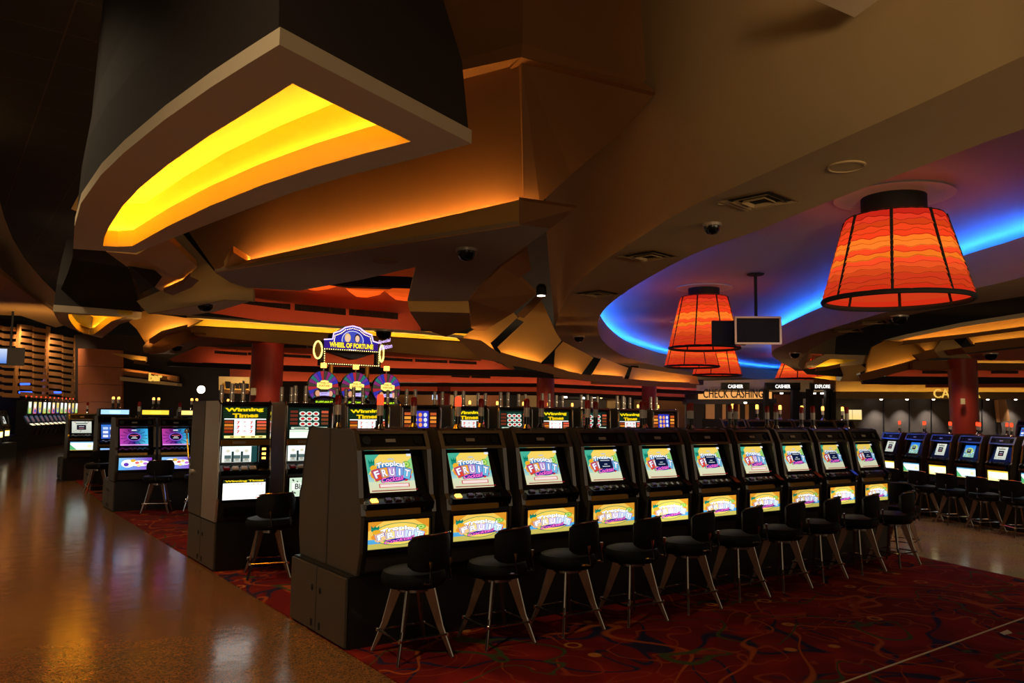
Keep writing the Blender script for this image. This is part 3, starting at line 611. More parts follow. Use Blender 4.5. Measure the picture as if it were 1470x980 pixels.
# third bank: tunnel-screen machines and the three wheel machines
TY = 14.12
for i in range(3):
    if i == 0: m = tunnel0 = slant_machine('slot_machine', tunnel_art(.42, .29), swirl_belly(.49, .2), None, None, candle_at=(.08, .3))
    else: m = copy_tree(tunnel0)
    m.location = (2.66+.64*i, TY, BH-.02)
    tag(m, f'slot machine with purple tunnel screen, {ORD[i]} from the polished aisle', 'slot machine', 'tunnel-picture machines of the third bank')
bank_base('machine_base', 2.39, 8.2, TY, TY+1.0, BH-.02, 'dark base cabinet under the purple tunnel-screen machines')
for i in range(2): stool(2.95+.62*i, TY-.35, .1*i, f'black stool before the purple-screened machines, {ORD[i]} from the aisle', 'stools along the third bank')
def wheel_machine():
    t = slant_machine('wheel_slot_machine', pay_art(.37, .28, 4, 'card'), None, None, None, candle_at=None)
    nk = MB(); nk.box(-.25, .25, .08, .4, 1.01, 1.38); nk.build('top_box', M['black'], t, bevel=.01)
    ar = Art(.5, .22); hx = .25
    arch = MB(); pts = []
    for i in range(13): a = PI*i/12; pts.append((.29*math.cos(a), .05, 1.26+.15*math.sin(a)))
    arch.tube(pts, .03, 8); arch.build('arch', M['trim'], t, True)
    jp = Art(.4, .07); jp.bg(s(12, 14, 10)); jp.text('$1,007,663.70', 0, -.02, .042, k(s(190, 235, 40), 1.3), w=.34, bold=.04); jp.build('jackpot_display', t, (0, .06, 1.315))
    wh = MB(); n = 24; cz = 1.6
    for i in range(n):
        a0, a1 = 2*PI*i/n, 2*PI*(i+1)/n; c = [s(190, 50, 60), s(60, 60, 190), s(120, 60, 170), s(50, 130, 120), s(150, 50, 120), s(80, 70, 60)][i % 6]
        p = [(.3*math.cos(a0), .12, cz+.3*math.sin(a0)), (.3*math.cos(a1-.02), .12, cz+.3*math.sin(a1-.02)), (.12*math.cos(a1-.02), .12, cz+.12*math.sin(a1-.02)), (.12*math.cos(a0), .12, cz+.12*math.sin(a0))]
        wh.face(p, 0, k(c, .8))
    wh = wh.build('wheel', [M['art']], t, recalc=False)
    dsk = MB(); dsk.lathe([(.31, 0), (.31, .05), (.05, .08)], 0, 0, 28); dsk.v = [(x, .126+z, cz+y) for x, y, z in dsk.v]; dsk.build('wheel_case', M['gloss'], wh, True)
    sg = Art(.3, .17); pts = [(-.15, -.05), (-.15, .03), (-.09, .04), (-.07, .075), (0, .085), (.07, .075), (.09, .04), (.15, .03), (.15, -.05), (.07, -.085), (-.07, -.085)]
    sg.poly(pts, k(s(255, 240, 120), 1.3)); sg.text('WHEEL OF', 0, .015, .035, s(200, 120, 30), w=.17, bold=.03); sg.text('FORTUNE', 0, -.04, .04, s(220, 90, 30), w=.21, bold=.03)
    q = sg; q.w = q.h = .02; q.build('wheel_sign', t, (0, .07, 1.64))
    pf = Art(.02, .02)
    pf.disc(-.15, 0, .06, .07, s(60, 40, 36)); pf.disc(-.13, .0, .045, .058, s(226, 160, 120)); pf.disc(.14, .0, .05, .062, s(60, 44, 50)); pf.disc(.13, 0, .04, .052, s(235, 170, 140)); pf.poly([(-.2, -.1), (.2, -.1), (.16, -.05), (-.14, -.05)], s(50, 40, 120)); pf.poly([(-.09, -.07), (.1, -.05), (.1, .03), (-.09, .02)], s(205, 190, 255)); pf.text('Special', .0, -.015, .03, s(120, 60, 190), w=.13, rot=.1, shear=.3)
    pf.build('picture_panel', t, (0, .075, 1.475))
    bl = MB(); bl.tube([(0, .14, cz+.28), (0, .14, cz+.36)], .012, 6, 0); bl.box(-.045, .045, .1, .18, cz+.36, cz+.45, 1); bl.build('beacon', [M['trim'], M['orlit']], t)
    return t
wm0 = wheel_machine()
for i, x in enumerate((5.9, 6.56, 7.22)):
    m = wm0 if i == 0 else copy_tree(wm0); m.location = (x, TY+.05, BH)
    tag(m, f'slot machine with colour-wheel topper under the marquee sign, {ORD[i]} from the aisle', 'slot machine', 'wheel-topped machines')
# marquee sign above them
sg = empty('marquee_sign', (6.72, TY+.78, -.06))
tag(sg, 'wheel of fortune marquee sign with neon arch and bulb borders above the wheel machines', 'sign')
pl = MB()
for x in (-.42, .36): pl.tube([(x, .0, .54), (x, .0, 2.62)], .045, 10)
pl.build('post', M['brass'], sg, True)
bx = MB(); out = [(-.6, 2.95), (-.6, 3.1), (-.42, 3.12), (-.4, 3.24), (-.27, 3.29), (-.16, 3.37), (0, 3.41), (.16, 3.38), (.28, 3.3), (.42, 3.26), (.46, 3.13), (.6, 3.1), (.6, 2.95)]
bx.loft([[(x, 0, z) for x, z in out], [(x, .25, z) for x, z in out]]); bx.build('sign_box', M['dark_brown'], sg)
fa = Art(.02, .02); fa.poly([(x*.97, z-3.15) for x, z in out], s(48, 44, 170)); fa.disc(.02, -.02, .24, .2, s(225, 225, 255), 20); fa.disc(.02, -.02, .225, .185, s(70, 80, 190), 20)
for x, hair in ((-.09, s(240, 205, 110)), (.12, s(50, 30, 30))): fa.disc(x, .03, .066, .09, hair); fa.disc(x, .02, .048, .07, s(250, 205, 170)); fa.poly([(x-.1, -.16), (x+.1, -.16), (x+.06, -.06), (x-.06, -.06)], s(170, 60, 60) if x < 0 else s(20, 20, 50))
fa.rect(-.58, -.2, .58, -.06, s(60, 30, 130)); fa.text('WHEEL OF FORTUNE', 0, -.175, .1, k(s(255, 236, 60), 1.25), w=.95, bold=.04, outline=s(150, 90, 10))
fa.build('sign_face', sg, (0, -.003, 3.15))
ne = MB(); ne.tube([(x, -.03, z+.012) for x, z in out[1:-1]], .014, 6, 0); ne.build('neon_arch', [glow('violet_neon', s(190, 170, 255), 2.2)], sg, True)
bu = MB()
def dots(p, q, n):
    for i in range(n):
        f = i/(n-1); x, z = p[0]+(q[0]-p[0])*f, p[1]+(q[1]-p[1])*f
        bu.mesh([(x-.011, -.03, z), (x, -.03, z-.011), (x+.011, -.03, z), (x, -.03, z+.011), (x, -.045, z)], [(0, 1, 4), (1, 2, 4), (2, 3, 4), (3, 0, 4)])
dots((-.58, 2.93), (.6, 2.93), 26); dots((-.58, 2.64), (.6, 2.64), 26); dots((-.58, 2.66), (-.58, 2.92), 7); dots((.6, 2.66), (.6, 2.92), 7)
for p, q in zip(out[2:-3], out[3:-2]): dots((p[0]*.93, p[1]-.035), (q[0]*.93, q[1]-.035), 5)
bu.build('bulb_border', M['bulb'], sg)
fr = MB(); fr.box(-.62, .62, 0, .2, 2.9, 2.95); fr.box(-.62, .62, -.02, .05, 2.61, 2.66); fr.box(-.66, -.56, 0, .12, 2.6, 2.95); fr.box(.56, .66, 0, .12, 2.6, 2.95); fr.loft([[(-.56, .06, 2.9), (.56, .06, 2.9), (0, -.2, 2.74)], [(-.56, .2, 2.9), (.56, .2, 2.9), (0, .1, 2.74)]]); fr.build('sign_frame', M['dark_brown'], sg)
for x, w in ((-.72, .085), (.66, .045)):
    rg = MB(); rg.tube([(x+w*math.cos(2*PI*i/20), -.03, 2.9+.17*math.sin(2*PI*i/20)) for i in range(20)], .018, 6, 0, True); rg = rg.build('neon_ring', [glow('gold_neon', s(255, 226, 120), 2.2)], sg, True)
    pn = MB(); pn.lathe([(.1, 0), (.1, .03)], 0, 0, 18); pn.v = [(x+p[0]*w*10, -.02+p[2], 2.9+p[1]*1.6) for p in pn.v]; pn.build('ring_plate', M['brown'], sg)
sp = Art(.02, .02); sp.text('Special', 0, .05, .09, k(s(225, 190, 255), 1.4), w=.3, rot=.25, shear=.3); sp.text('Edition', .03, -.06, .09, k(s(225, 190, 255), 1.4), w=.3, rot=.25, shear=.3); sp.build('script_lettering', sg, (.72, -.05, 3.06))
# fourth bank
RY = 17.85
for i, (sc, tcol) in enumerate((('blue', s(160, 205, 255)), ('card', s(255, 205, 60)), ('white', s(255, 215, 120)), ('sky', s(255, 220, 140)))):
    m = slant_machine('slot_machine', pay_art(.42, .3, i, sc), swirl_belly(.49, .2) if i == 0 else pay_art(.49, .2, i, 'card'), None, None, candle_at=None)
    tb = MB(); tb.box(-.29, .29, .05, .35, 1.01, 1.17); tb.build('top_box', M['black'], m, bevel=.01)
    tg = Art(.52, .09); tg.bg(k(tcol, 1.4)); tg.rect(-.1, -.03, .1, .03, k(tcol, 2)); tg.build('top_sign', m, (0, .045, 1.1))
    for x in (-.02, .08): candle(m, x, .2, 1.17, M['orlit'], .24)
    m.location = (2.95+.77*i, RY, BH-.03)
    tag(m, f'slot machine with glowing top strip and paired lights, {ORD[i]} from the aisle', 'slot machine', 'machines of the fourth bank')
bank_base('machine_base', 2.6, 6.2, RY, RY+1.0, BH-.03, 'dark base cabinet under the machines with glowing top strips')
stool(2.62, RY-.45, .3, 'black stool with a pale leg by the aisle before the fourth bank', 'stools of the fourth bank')
stool(3.5, RY-.4, -.2, 'black stool before the second machine of the fourth bank', 'stools of the fourth bank')
m = slant_machine('slot_machine', pay_art(.4, .28, 9, 'white'), pay_art(.49, .19, 3, 'coolbelly'), None, None, candle_at=(.1, .25)); m.location = (2.75, 20.6, BH)
tag(m, 'slot machine with a white-lit screen glimpsed behind the fourth bank at the aisle', 'slot machine', 'machines of the fourth bank')
bank_base('machine_base', 2.4, 4.4, 20.6, 21.5, BH, 'dark base cabinet furthest up the polished aisle')
# right-hand row along the pale walkway
dx, dy = -.245/.6205, -.57/.6205; rzr = math.atan2(-.918, -.395); nx, ny = -.918, .395
S0 = Vector((14.2, 7.8)) + Vector((nx, ny))*.1
kr = ['white', 'sky', 'white', 'sky', 'white', 'sky', 'white']; RH = .58; RS = .8
rp = {}
for i, kd in enumerate(kr):
    if kd in rp: m = copy_tree(rp[kd])
    else: m = rp[kd] = slant_machine('slot_machine', pay_art(.265, .25, 11+i, kd), pay_art(.49, .19, i, 'hotbelly' if kd == 'white' else 'coolbelly'), None, 'red', trim='trim', scr=(.265, .25))
    p = S0+Vector((dx, dy))*.6205*i; m.location = (p.x, p.y, RH); m.rotation_euler = (0, 0, rzr); m.scale = (RS,)*3
    tag(m, f'slot machine with {"pale screen" if kd == "white" else "sky-blue screen"} past the pale walkway, {ORD[i]} from the far end', 'slot machine', 'machines along the pale walkway')
def row_base(o, i0, i1, depth, h, label, off=0):
    a = o+Vector((dx, dy))*.6205*((i0+i1)/2); L = .6205*(i1-i0+1)/2
    bank_base('machine_base', -L, L, 0, depth, h, label, (a.x, a.y, 0), rzr, False)
row_base(S0, 0, 6, 1.08, RH, 'dark base cabinet under the row past the pale walkway')
for i in range(7):
    p = S0+Vector((dx, dy))*.6205*i+Vector((nx, ny))*.36; p += Vector((dx, dy))*(.06)
    stool(p.x, p.y, rzr+.1, f'black stool beyond the pale walkway, {ORD[i]} from the far end of its row', 'stools along the pale walkway', .96)
gp = slant_machine('slot_machine', pay_art(.36, .28, 21, 'blue'), None, None, 'red', candle_at=(.1, .3), detail=False)
gu = []
for r, (off, n, flip, i0) in enumerate(((1.08, 7, 1, 0), (3.6, 9, 0, -1), (4.68, 9, 1, -1), (7.4, 11, 0, -2), (8.48, 11, 1, -2))):
    for i in range(n):
        p = S0-Vector((nx, ny))*off+Vector((dx, dy))*.6205*(i+i0)
        o = gp if not gu else copy_tree(gp); gu.append(o); o.location = (p.x, p.y, RH+(.25 if r else 0)); o.rotation_euler = (0, 0, rzr+(PI if flip else 0)); o.scale = (RS,)*3
        tag(o, f'red-lighted machine beyond the pale walkway, {["backing", "second", "third", "fourth", "rear"][r]} row, {ORD[i]} from far end', 'slot machine', 'machines in the rows beyond the pale walkway')
    if not flip: row_base(S0-Vector((nx, ny))*off, i0, i0+n-1, 1.08, RH+(.25 if r else 0), f'dark base cabinet under the {["backing", "second", "third", "fourth", "rear"][r]} row beyond the pale walkway')
# dark machines beyond the far end of the front bank
for i in range(6):
    if i == 0: m = dk0 = slant_machine('slot_machine', None, None, None, 'or', candle_at=(.12, .2), trim='brass', detail=False)
    else: m = copy_tree(dk0)
    m.location = (10.95+.66*i, 8.7, BH+.08)
    tag(m, f'switched-off brass-edged black slot machine, {ORD[i]} past the front row far end', 'slot machine', 'switched-off machines')
bank_base('machine_base', 10.6, 14.65, 8.7, 9.7, BH+.08, 'dark base cabinet under the switched-off machines')
# machines further back with amber top lights
for i in range(9):
    o = copy_tree(dk0); o.location = (9.2+.72*i, 14.3, .63)
    tag(o, f'far dark machine showing an amber top light, {ORD[i]} from the wheel machines', 'slot machine', 'far machines with amber lights')
bank_base('machine_base', 8.8, 15.4, 14.3, 15.2, .63, 'dark base cabinet hidden under the far machines with amber lights')
# ------------------------------------------------------------------ floors
def slab(name, poly, z0, z1, m, kind='structure'):
    b = MB(); b.prism([(p[0], p[1]) for p in poly], z0, z1); return tag(b.build(name, m), kind=kind)
slab('floor', [(-30, -12), (90, -12), (90, 95), (-30, 95)], -.2, 0, M['floor'])
slab('floor_carpet', [(2.39, -3), (7.1, -3), (9.27, 3.74), (9.82, 5.58), (10.7, 8.3), (12.5, 12), (16, 20), (16, 24), (2.8, 24), (2.39, 14)], 0, .008, M['carpet'])
slab('floor_walkway', [(7.1, -3), (10.3, -1), (12.97, 5.2), (13.9, 7.36), (16.6, 13.6), (13.2, 12.6), (12.5, 12), (10.7, 8.3), (9.82, 5.58), (9.27, 3.74)], 0, .004, M['floor2'])
slab('floor_carpet', [(10.3, -1), (40, -8), (50, 30), (18, 22), (16.6, 13.6), (13.9, 7.36), (12.97, 5.2)], 0, .008, M['carpet'])
b = MB(); b.box(3.4, 8.9, 2.93, 2.945, .006, .012); b.v = [(x, y+(x-4.65)*.03, z) for x, y, z in b.v]; struct(b.build('trim_1', M['paper']))
p = pz(1443, 909, .008); b = MB(); b.face([(p.x-.06, p.y-.02, .012), (p.x+.05, p.y-.03, .014), (p.x+.09, p.y+.02, .02), (p.x-.02, p.y+.03, .011)]); b.face([(p.x-.06, p.y-.02, .009), (p.x+.05, p.y-.03, .009), (p.x+.09, p.y+.02, .01), (p.x-.02, p.y+.03, .009)])
tag(b.build('paper_scrap', M['paper']), 'small pale paper scrap lying on the carpet beside the thin pale seam', 'paper')

# ------------------------------------------------------------------ ceiling helpers
def pxz(pts, z): return [pz(x, y, z) for x, y in pts]
def offset(poly, d):
    """shift a closed plan outline outwards (d>0) whichever way it winds"""
    n = len(poly); A = sum(poly[i].x*poly[(i+1) % n].y-poly[(i+1) % n].x*poly[i].y for i in range(n)); sg = 1 if A > 0 else -1; o = []
    for i in range(n):
        a, p, c = poly[i-1], poly[i], poly[(i+1) % n]
        u = Vector((p.x-a.x, p.y-a.y)).normalized(); v = Vector((c.x-p.x, c.y-p.y)).normalized()
        n1 = Vector((u.y, -u.x)); n2 = Vector((v.y, -v.x)); m = n1+n2; m = m.normalized() if m.length > 1e-4 else n1; q = max(.45, m.dot(n1))
        o.append(Vector((p.x+m.x*d*sg/q, p.y+m.y*d*sg/q, p.z)))
    return o
def atz(poly, z): return [(p.x, p.y, z) for p in poly]
def smooth_outline(pts, n=3):
    """Catmull-Rom through pixel points (closed)"""
    o = []; N = len(pts)
    for i in range(N):
        p0, p1, p2, p3 = pts[i-1], pts[i], pts[(i+1) % N], pts[(i+2) % N]
        for j in range(n):
            t = j/n
            o.append(tuple(.5*((2*p1[q])+(-p0[q]+p2[q])*t+(2*p0[q]-5*p1[q]+4*p2[q]-p3[q])*t*t+(-p0[q]+3*p1[q]-3*p2[q]+p3[q])*t**3) for q in (0, 1)))
    return o
def ring_face(mb, outer, inner, z, mi=0):
    o = [Vector((p.x, p.y, z)) for p in outer]; i = [Vector((p.x, p.y, z)) for p in inner]
    v = o+i; mb.mesh(v, [tuple(t) for t in tessellate_polygon([o, i])], mi)
def wall_loop(mb, loops, mi=0, close=True):
    n = len(loops[0])
    for a, b in zip(loops[:-1], loops[1:]):
        for i in range(n if close else n-1): j = (i+1) % n; mb.face([a[i], a[j], b[j], b[i]], mi)
def panel(name, pts, th=.08, m=None, away=True):
    """solid plate from 3-D corners, thickness on the side away from the viewer's place"""
    pts = [Vector(p) for p in pts]; n = Vector((0, 0, 0))
    for i in range(len(pts)): n += pts[i].cross(pts[(i+1) % len(pts)])
    n.normalize()
    if n.dot(pts[0]-CAM) < 0: n = -n
    b = MB(); q = [p+n*th for p in pts]
    t = [tuple(x) for x in tessellate_polygon([pts])]
    b.mesh(pts, t); b.mesh(q, t)
    for i in range(len(pts)): j = (i+1) % len(pts); b.face([pts[i], pts[j], q[j], q[i]])
    return struct(b.build(name, m or M['brown']))
def strip(parent, pts, r=.02, m='led_o', name='light_strip', closed=False):
    b = MB(); b.tube(pts, r, 6, 0, closed); o = b.build(name, M[m], parent); return o
TR = [1]
def trim():
    TR[0] += 1; return f'trim_{TR[0]}'

# high dark ceiling
b = MB(); t_ = [pz(x, y, 4.74) for x, y in ((1160, -4), (1227, 25), (1272, -8), (1268, -26), (1168, -26))]; b.prism([(p.x, p.y) for p in t_], 4.74, 4.85); struct(b.build('ceiling_soffit', M['grey_tan']))
b = MB(); b.box(-30, 90, -6, 95, 7.2, 7.4); struct(b.build('ceiling', M['tiles']))

# ------------------------------------------------------------------ big oval ring with blue cove
ZB, ZL, ZD = 3.95, 4.6, 4.86
inn = [(1470, 185), (1330, 236), (1240, 270), (1160, 301), (1090, 330), (1030, 351), (980, 372), (920, 405), (880, 432), (862, 452), (858, 469), (862, 484), (876, 499), (898, 512), (927, 521), (958, 528), (1010, 536), (1060, 541.5), (1110, 546), (1140, 547), (1150, 541), (1138, 529), (1116, 517), (1108, 509), (1110, 503), (1122, 496.5), (1160, 482), (1220, 463), (1300, 440), (1400, 414), (1470, 397), (1580, 362), (1690, 305), (1710, 235), (1610, 150)]
out = [(1580, 34), (1470, 80), (1330, 145), (1180, 212), (1060, 266), (985, 300), (900, 352), (845, 392), (812, 430), (798, 465), (797, 476), (804, 487), (824, 500), (855, 513), (909, 527), (957, 538), (1000, 545), (1060, 550), (1110, 553), (1180, 553), (1195, 545), (1165, 534), (1148, 527), (1146, 522), (1150, 515), (1158, 507), (1182, 491), (1234, 472), (1301, 453), (1382, 438), (1470, 425), (1620, 398), (1800, 345), (1900, 240), (1800, 60)]
I = pxz(smooth_outline(inn, 3), ZB); O = pxz(smooth_outline(out, 3), ZB)
rg = MB(); ring_face(rg, O, I, ZB)
wall_loop(rg, [atz(O, ZB), atz(offset(O, .3), 7.2)])
I1 = offset(I, .07)
wall_loop(rg, [atz(I, ZB), atz(I, ZL), atz(I1, ZL), atz(I1, ZB+.02)])
ring = struct(rg.build('ceiling_ring', M['tan'], smooth=True))
dm = MB(); dm.mesh([Vector((p.x, p.y, ZD)) for p in O], [tuple(t) for t in tessellate_polygon([[Vector((p.x, p.y, 0)) for p in O]])]); struct(dm.build('ceiling_dome', M['dome']))
I3 = offset(I, .3)
strip(ring, atz(I3, ZL-.03)[9*3-6:30*3+2], .022, 'led_b')
# ------------------------------------------------------------------ lampshade pendants
def lamp(px, py, D, dia, zb, h, label, name='drum_pendant'):
    c = pd(px, py, D); t = empty(name, (c.x, c.y, 0), .35); r1 = dia/2; r0 = r1*.66; zt = zb+h
    f = MB(); f.tube([(r1*math.cos(2*PI*i/48), r1*math.sin(2*PI*i/48), zb+.03) for i in range(48)], .035*dia/1.8, 8, 0, True); f.build('bottom_rim', M['void'], t, True); f = MB(); f.tube([(r0*math.cos(2*PI*i/32), r0*math.sin(2*PI*i/32), zt) for i in range(32)], .014, 6, 0, True)
    f.build('top_rim', M['void'], t, True)
    for i in range(8):
        a = 2*PI*i/8+.1; rb = MB(); rb.tube([(r1*1.012*math.cos(a), r1*1.012*math.sin(a), zb+.03), (r0*1.03*math.cos(a), r0*1.03*math.sin(a), zt)], .02*dia/1.8, 6); rb.build('rib', M['void'], t)
    sh = MB(); rr = random.Random(3); nb = 15; seg = 96
    for j in range(nb):
        f0, f1 = j/nb, (j+1)/nb
        ph = [rr.uniform(0, 6) for _ in range(3)]; g = (.62+.5*math.exp(-((f0-.5)/.3)**2))*rr.uniform(.85, 1.1)
        hue = rr.uniform(0, 1); col = tuple(q*g for q in s(250, int(44+84*hue*math.exp(-((f0-.5)/.42)**2)), int(26+10*rr.random())))
        rings = []
        for f_, ex in ((f0-.016, .022), (f1+.012, .004)):
            R = r1+(r0-r1)*f_
            rings.append([((R+ex)*math.cos(2*PI*i/seg), (R+ex)*math.sin(2*PI*i/seg), zb+.05+(h-.05)*(f_+(0.011*math.sin(11*2*PI*i/seg+ph[0])+.008*math.sin(23*2*PI*i/seg+ph[1]) if ex > .01 else 0))) for i in range(seg)])
        sh.loft(rings, 0, col, False)
        if j: sh.loft([[(x*.995, y*.995, z) for x, y, z in rings[0]], [(x*1.0, y*1.0, z+.012) for x, y, z in rings[0]]], 0, tuple(q*.45 for q in col), False)
    sh.build('shade', M['shade'], t, recalc=False)
    st = MB(); st.lathe([(r0*.68, zt-.05), (r0*.68, ZD-.005)], 0, 0, 28); st.build('ceiling_cup', M['void'], t, True)
    cn = MB(); cn.lathe([(r0*1.25, ZD-.03), (r0*1.2, ZD-.004)], 0, 0, 36); cn.build('canopy', M['white'], t, True)
    bl = MB(); bl.lathe([(.02, zt-.12), (.1, zt-.17), (.12, zt-.25), (.08, zt-.33), (.01, zt-.35)], 0, 0, 12); bl.build('bulb', M['bulb_big'], t, True)
    return tag(t, label, 'lamp', 'red-orange drum lamps under the oval ceiling')
lamp(1286, 400, 11.3, 1.96, 3.3, 1.22, 'largest red-orange tiered lampshade, hanging nearest under the oval ceiling')
lamp(1011, 480, 19.8, 1.72, 3.30, 1.3, 'second red-orange lampshade, hanging beside the black television')
lamp(993, 500, 27, 1.8, 3.28, 1.25, 'red-orange lampshade hanging just below the second one, the wider of the two behind it')
lamp(1029, 510, 31, 1.85, 3.2, 1.25, 'red-orange lampshade hanging behind the second one on its television side')
lamp(1150, 520, 41, 2.6, 3.55, 1.05, 'farthest red-orange lampshade, mostly hidden behind the oval ceiling edge')
# ceiling television
c = pd(1088, 474, 17.5); tv = empty('hanging_television', (c.x, c.y, 0), math.atan2(c.x, -c.y)*1.0)
tv.rotation_euler = (0, 0, YAW-PI/2-.12); zc = c.z
b = MB(); b.box(-.47, .47, .0, .12, zc-.29, zc+.29); b.build('housing', M['void'], tv, bevel=.01)
b = MB()
for q in ((-.5, .5, zc+.27, zc+.31), (-.5, .5, zc-.31, zc-.27), (-.5, -.46, zc-.27, zc+.27), (.46, .5, zc-.27, zc+.27)): b.box(q[0], q[1], -.03, .02, q[2], q[3])
b.build('frame', M['silver'], tv, bevel=.006)
b = MB(); b.box(-.46, .46, -.012, .0, zc-.27, zc+.27); b.build('screen', M['void'], tv)
b = MB(); b.box(-.95, -.2, .35, .42, zc-.3, zc+.26); b.build('back_screen', M['void'], tv, bevel=.01)
b = MB(); b.tube([(0, .2, zc-.1), (0, .2, ZD-.01)], .035, 8); b.lathe([(.17, ZD-.05), (.2, ZD-.02)], 0, .2, 16); b.tube([(0, .06, zc), (0, .36, zc)], .03, 6); b.build('pole', M['void'], tv)
tag(tv, 'black television in a silver frame hanging on a pole under the oval ceiling', 'television')

# ------------------------------------------------------------------ teardrop cove light, large and small
def cove_light(name, outer, inner, z, lip, fas, cav, top_in, label, trunk_top, trunk_in, led, setback=.13):
    Op = pxz(outer, z); Ip = pxz(inner, z)
    t = MB(); ring_face(t, Op, Ip, z); wall_loop(t, [atz(Op, z), atz(Op, z+fas)]); Oi = offset(Op, -.12); wall_loop(t, [atz(Op, z+fas), atz(Oi, z+fas)])
    root = empty(name, (0, 0, 0)); t.build('rim', M['grey_tan'], root)
    t = MB(); In = offset(Ip, .04); wall_loop(t, [atz(Ip, z), atz(Ip, z+lip), atz(In, z+lip), atz(In, z+.03)]); t.build('inner_lip', M['cream'], root)
    t = MB(); Ic = offset(Ip, setback); wall_loop(t, [atz(Ic, z+.05), atz(Ic, z+cav)])
    t.mesh([Vector((p.x, p.y, z+cav)) for p in Ic], [tuple(q) for q in tessellate_polygon([[Vector((p.x, p.y, 0)) for p in Ic]])])
    In = offset(Ip, .04); n = len(Ip); wall_loop(t, [atz(In, z+.05), atz(Ic, z+.05)]); t.build('cavity', M['yellow'], root)
    Is = offset(Ip, .085); strip(root, atz(Is, z+lip-.03), .018, led, closed=True)
    t = MB(); cx, cy = sum(p.x for p in Op)/len(Op), sum(p.y for p in Op)/len(Op)
    def sc(f): return [Vector((cx+(p.x-cx)*f, cy+(p.y-cy)*f, 0)) for p in Op]
    wall_loop(t, [atz(sc(.99), z+fas-.01), atz(sc(.965), z+cav+.08), atz(sc(.9), z+cav+.6), atz(sc(.82), trunk_top)]); t.build('shaft', M['dark_brown'], root)
    return tag(root, label, 'cove light', 'teardrop cove lights')
oB = [(401, 64), (540, 136), (677, 206), (590, 229), (500, 252), (420, 276), (340, 306), (270, 333), (195, 363), (150, 360), (105, 357), (107, 325), (116, 292), (145, 251), (178, 219), (236, 172), (303, 125), (352, 94)]
iB = [(420, 120), (505, 162), (590, 203), (520, 221), (450, 241), (375, 266), (300, 296), (240, 325), (190, 353), (168, 354), (148, 353), (150, 340), (157, 325), (175, 297), (200, 270), (240, 237), (300, 195), (360, 158)]
cove_light('teardrop_cove_light', oB, iB, 3.6, .2, .1, .56, None, 'large teardrop ceiling fixture with a bright yellow recess hanging over the aisle', 7.2, .5, 'led_y')
oC = [(76, 447), (120, 450), (160, 453), (203, 457), (190, 460), (172, 465), (158, 476), (146, 485), (134, 482), (118, 477), (100, 471), (86, 464)]
iC = [(98, 451), (125, 452.5), (152, 454), (178, 455), (160, 461), (148, 470), (135, 479.5), (129, 480), (120, 479), (110, 472), (103, 464), (99, 457)]
cove_light('teardrop_cove_light', oC, iC, 3.6, .18, .14, .5, None, 'small pointed ceiling fixture with a yellow recess near the slatted wall', 5.2, .25, 'led_y', .12)
# dark trapezoid shaft over the small one
D0 = 16.6
panel(trim(), [pd(78, 437, D0), pd(203, 447, D0), pd(190, 400, D0-.6), pd(181, 377, D0-.8), pd(105, 366, D0-.8), pd(98, 390, D0-.6)], .5, M['dark_brown'])
panel(trim(), [pd(104, 372, 11.2), pd(185, 384, 11.2), pd(203, 420, 11.4), pd(222, 412, 11.4), pd(152, 352, 11), pd(105, 352, 11)], .3, M['dark_brown'])

# ------------------------------------------------------------------ tiered central canopy
ZS = 3.6
L1 = [(308, 390), (450, 368), (600, 344), (745, 322), (790, 328), (715, 382), (676, 425), (672, 432), (585, 432), (597, 383), (520, 401), (430, 417), (355, 413), (330, 405)]
Lp = pxz(L1, ZS); t = MB(); t.prism([(p.x, p.y) for p in Lp], ZS, ZS+.04); struct(t.build('ceiling_soffit', M['soffit']))
# fascia of the ledge, flaring out to the tip
A, Bc, Ct, Cb = pz(308, 390, ZS), pz(745, 322, ZS), pz(828, 298, ZS+.27), pz(790, 328, ZS)
A2, B2 = pd(328, 383, 12.6), None
dB = (Bc-CAM).dot(_fw); dA = (A-CAM).dot(_fw)
panel(trim(), [A, Bc, pd(745, 287, dB), pd(324, 380.5, dA)], .03, M['gold'])
panel(trim(), [Bc, Cb, pd(828, 299, dB-.1), pd(745, 287, dB)], .1, M['brown'])
# leaf walls above, lit from the ledge
wb = dB+.32
def onplane(px, py, P, n): r = ray(px, py); return CAM+r*((P-CAM).dot(n)/r.dot(n))
PA, PB = pd(312, 392, dA+.3), pd(752, 302, wb); _n = (PB-PA); _n = Vector((_n.y, -_n.x, 0)).normalized()
ob = panel(trim(), [PA, PB]+[onplane(x, y, PA, _n) for x, y in ((748, 80), (610, 112), (460, 150), (262, 320))], .1, M['brown'])
_nt = Vector((-_n.x, -_n.y, 0)) if _n.dot(PA-CAM) > 0 else _n; strip(ob, [Vector((*(PA.lerp(PB, t)+_nt*.1).xy, z)) for t, z in ((.12, 3.65), (.3, 3.675), (.6, 3.75), (.97, 3.82))], .012, 'led_l')
ob = panel(trim(), [pd(752, 302, wb), pd(775, 292, wb+.02), pd(820, 250, wb+.3), pd(890, 192, wb+.6), pd(945, 130, wb+.9), pd(748, 80, wb)], .1, M['brown'])
strip(ob, [pd(752, 299, dB+.14), pd(766, 297, dB+.16)], .03, 'led_o')
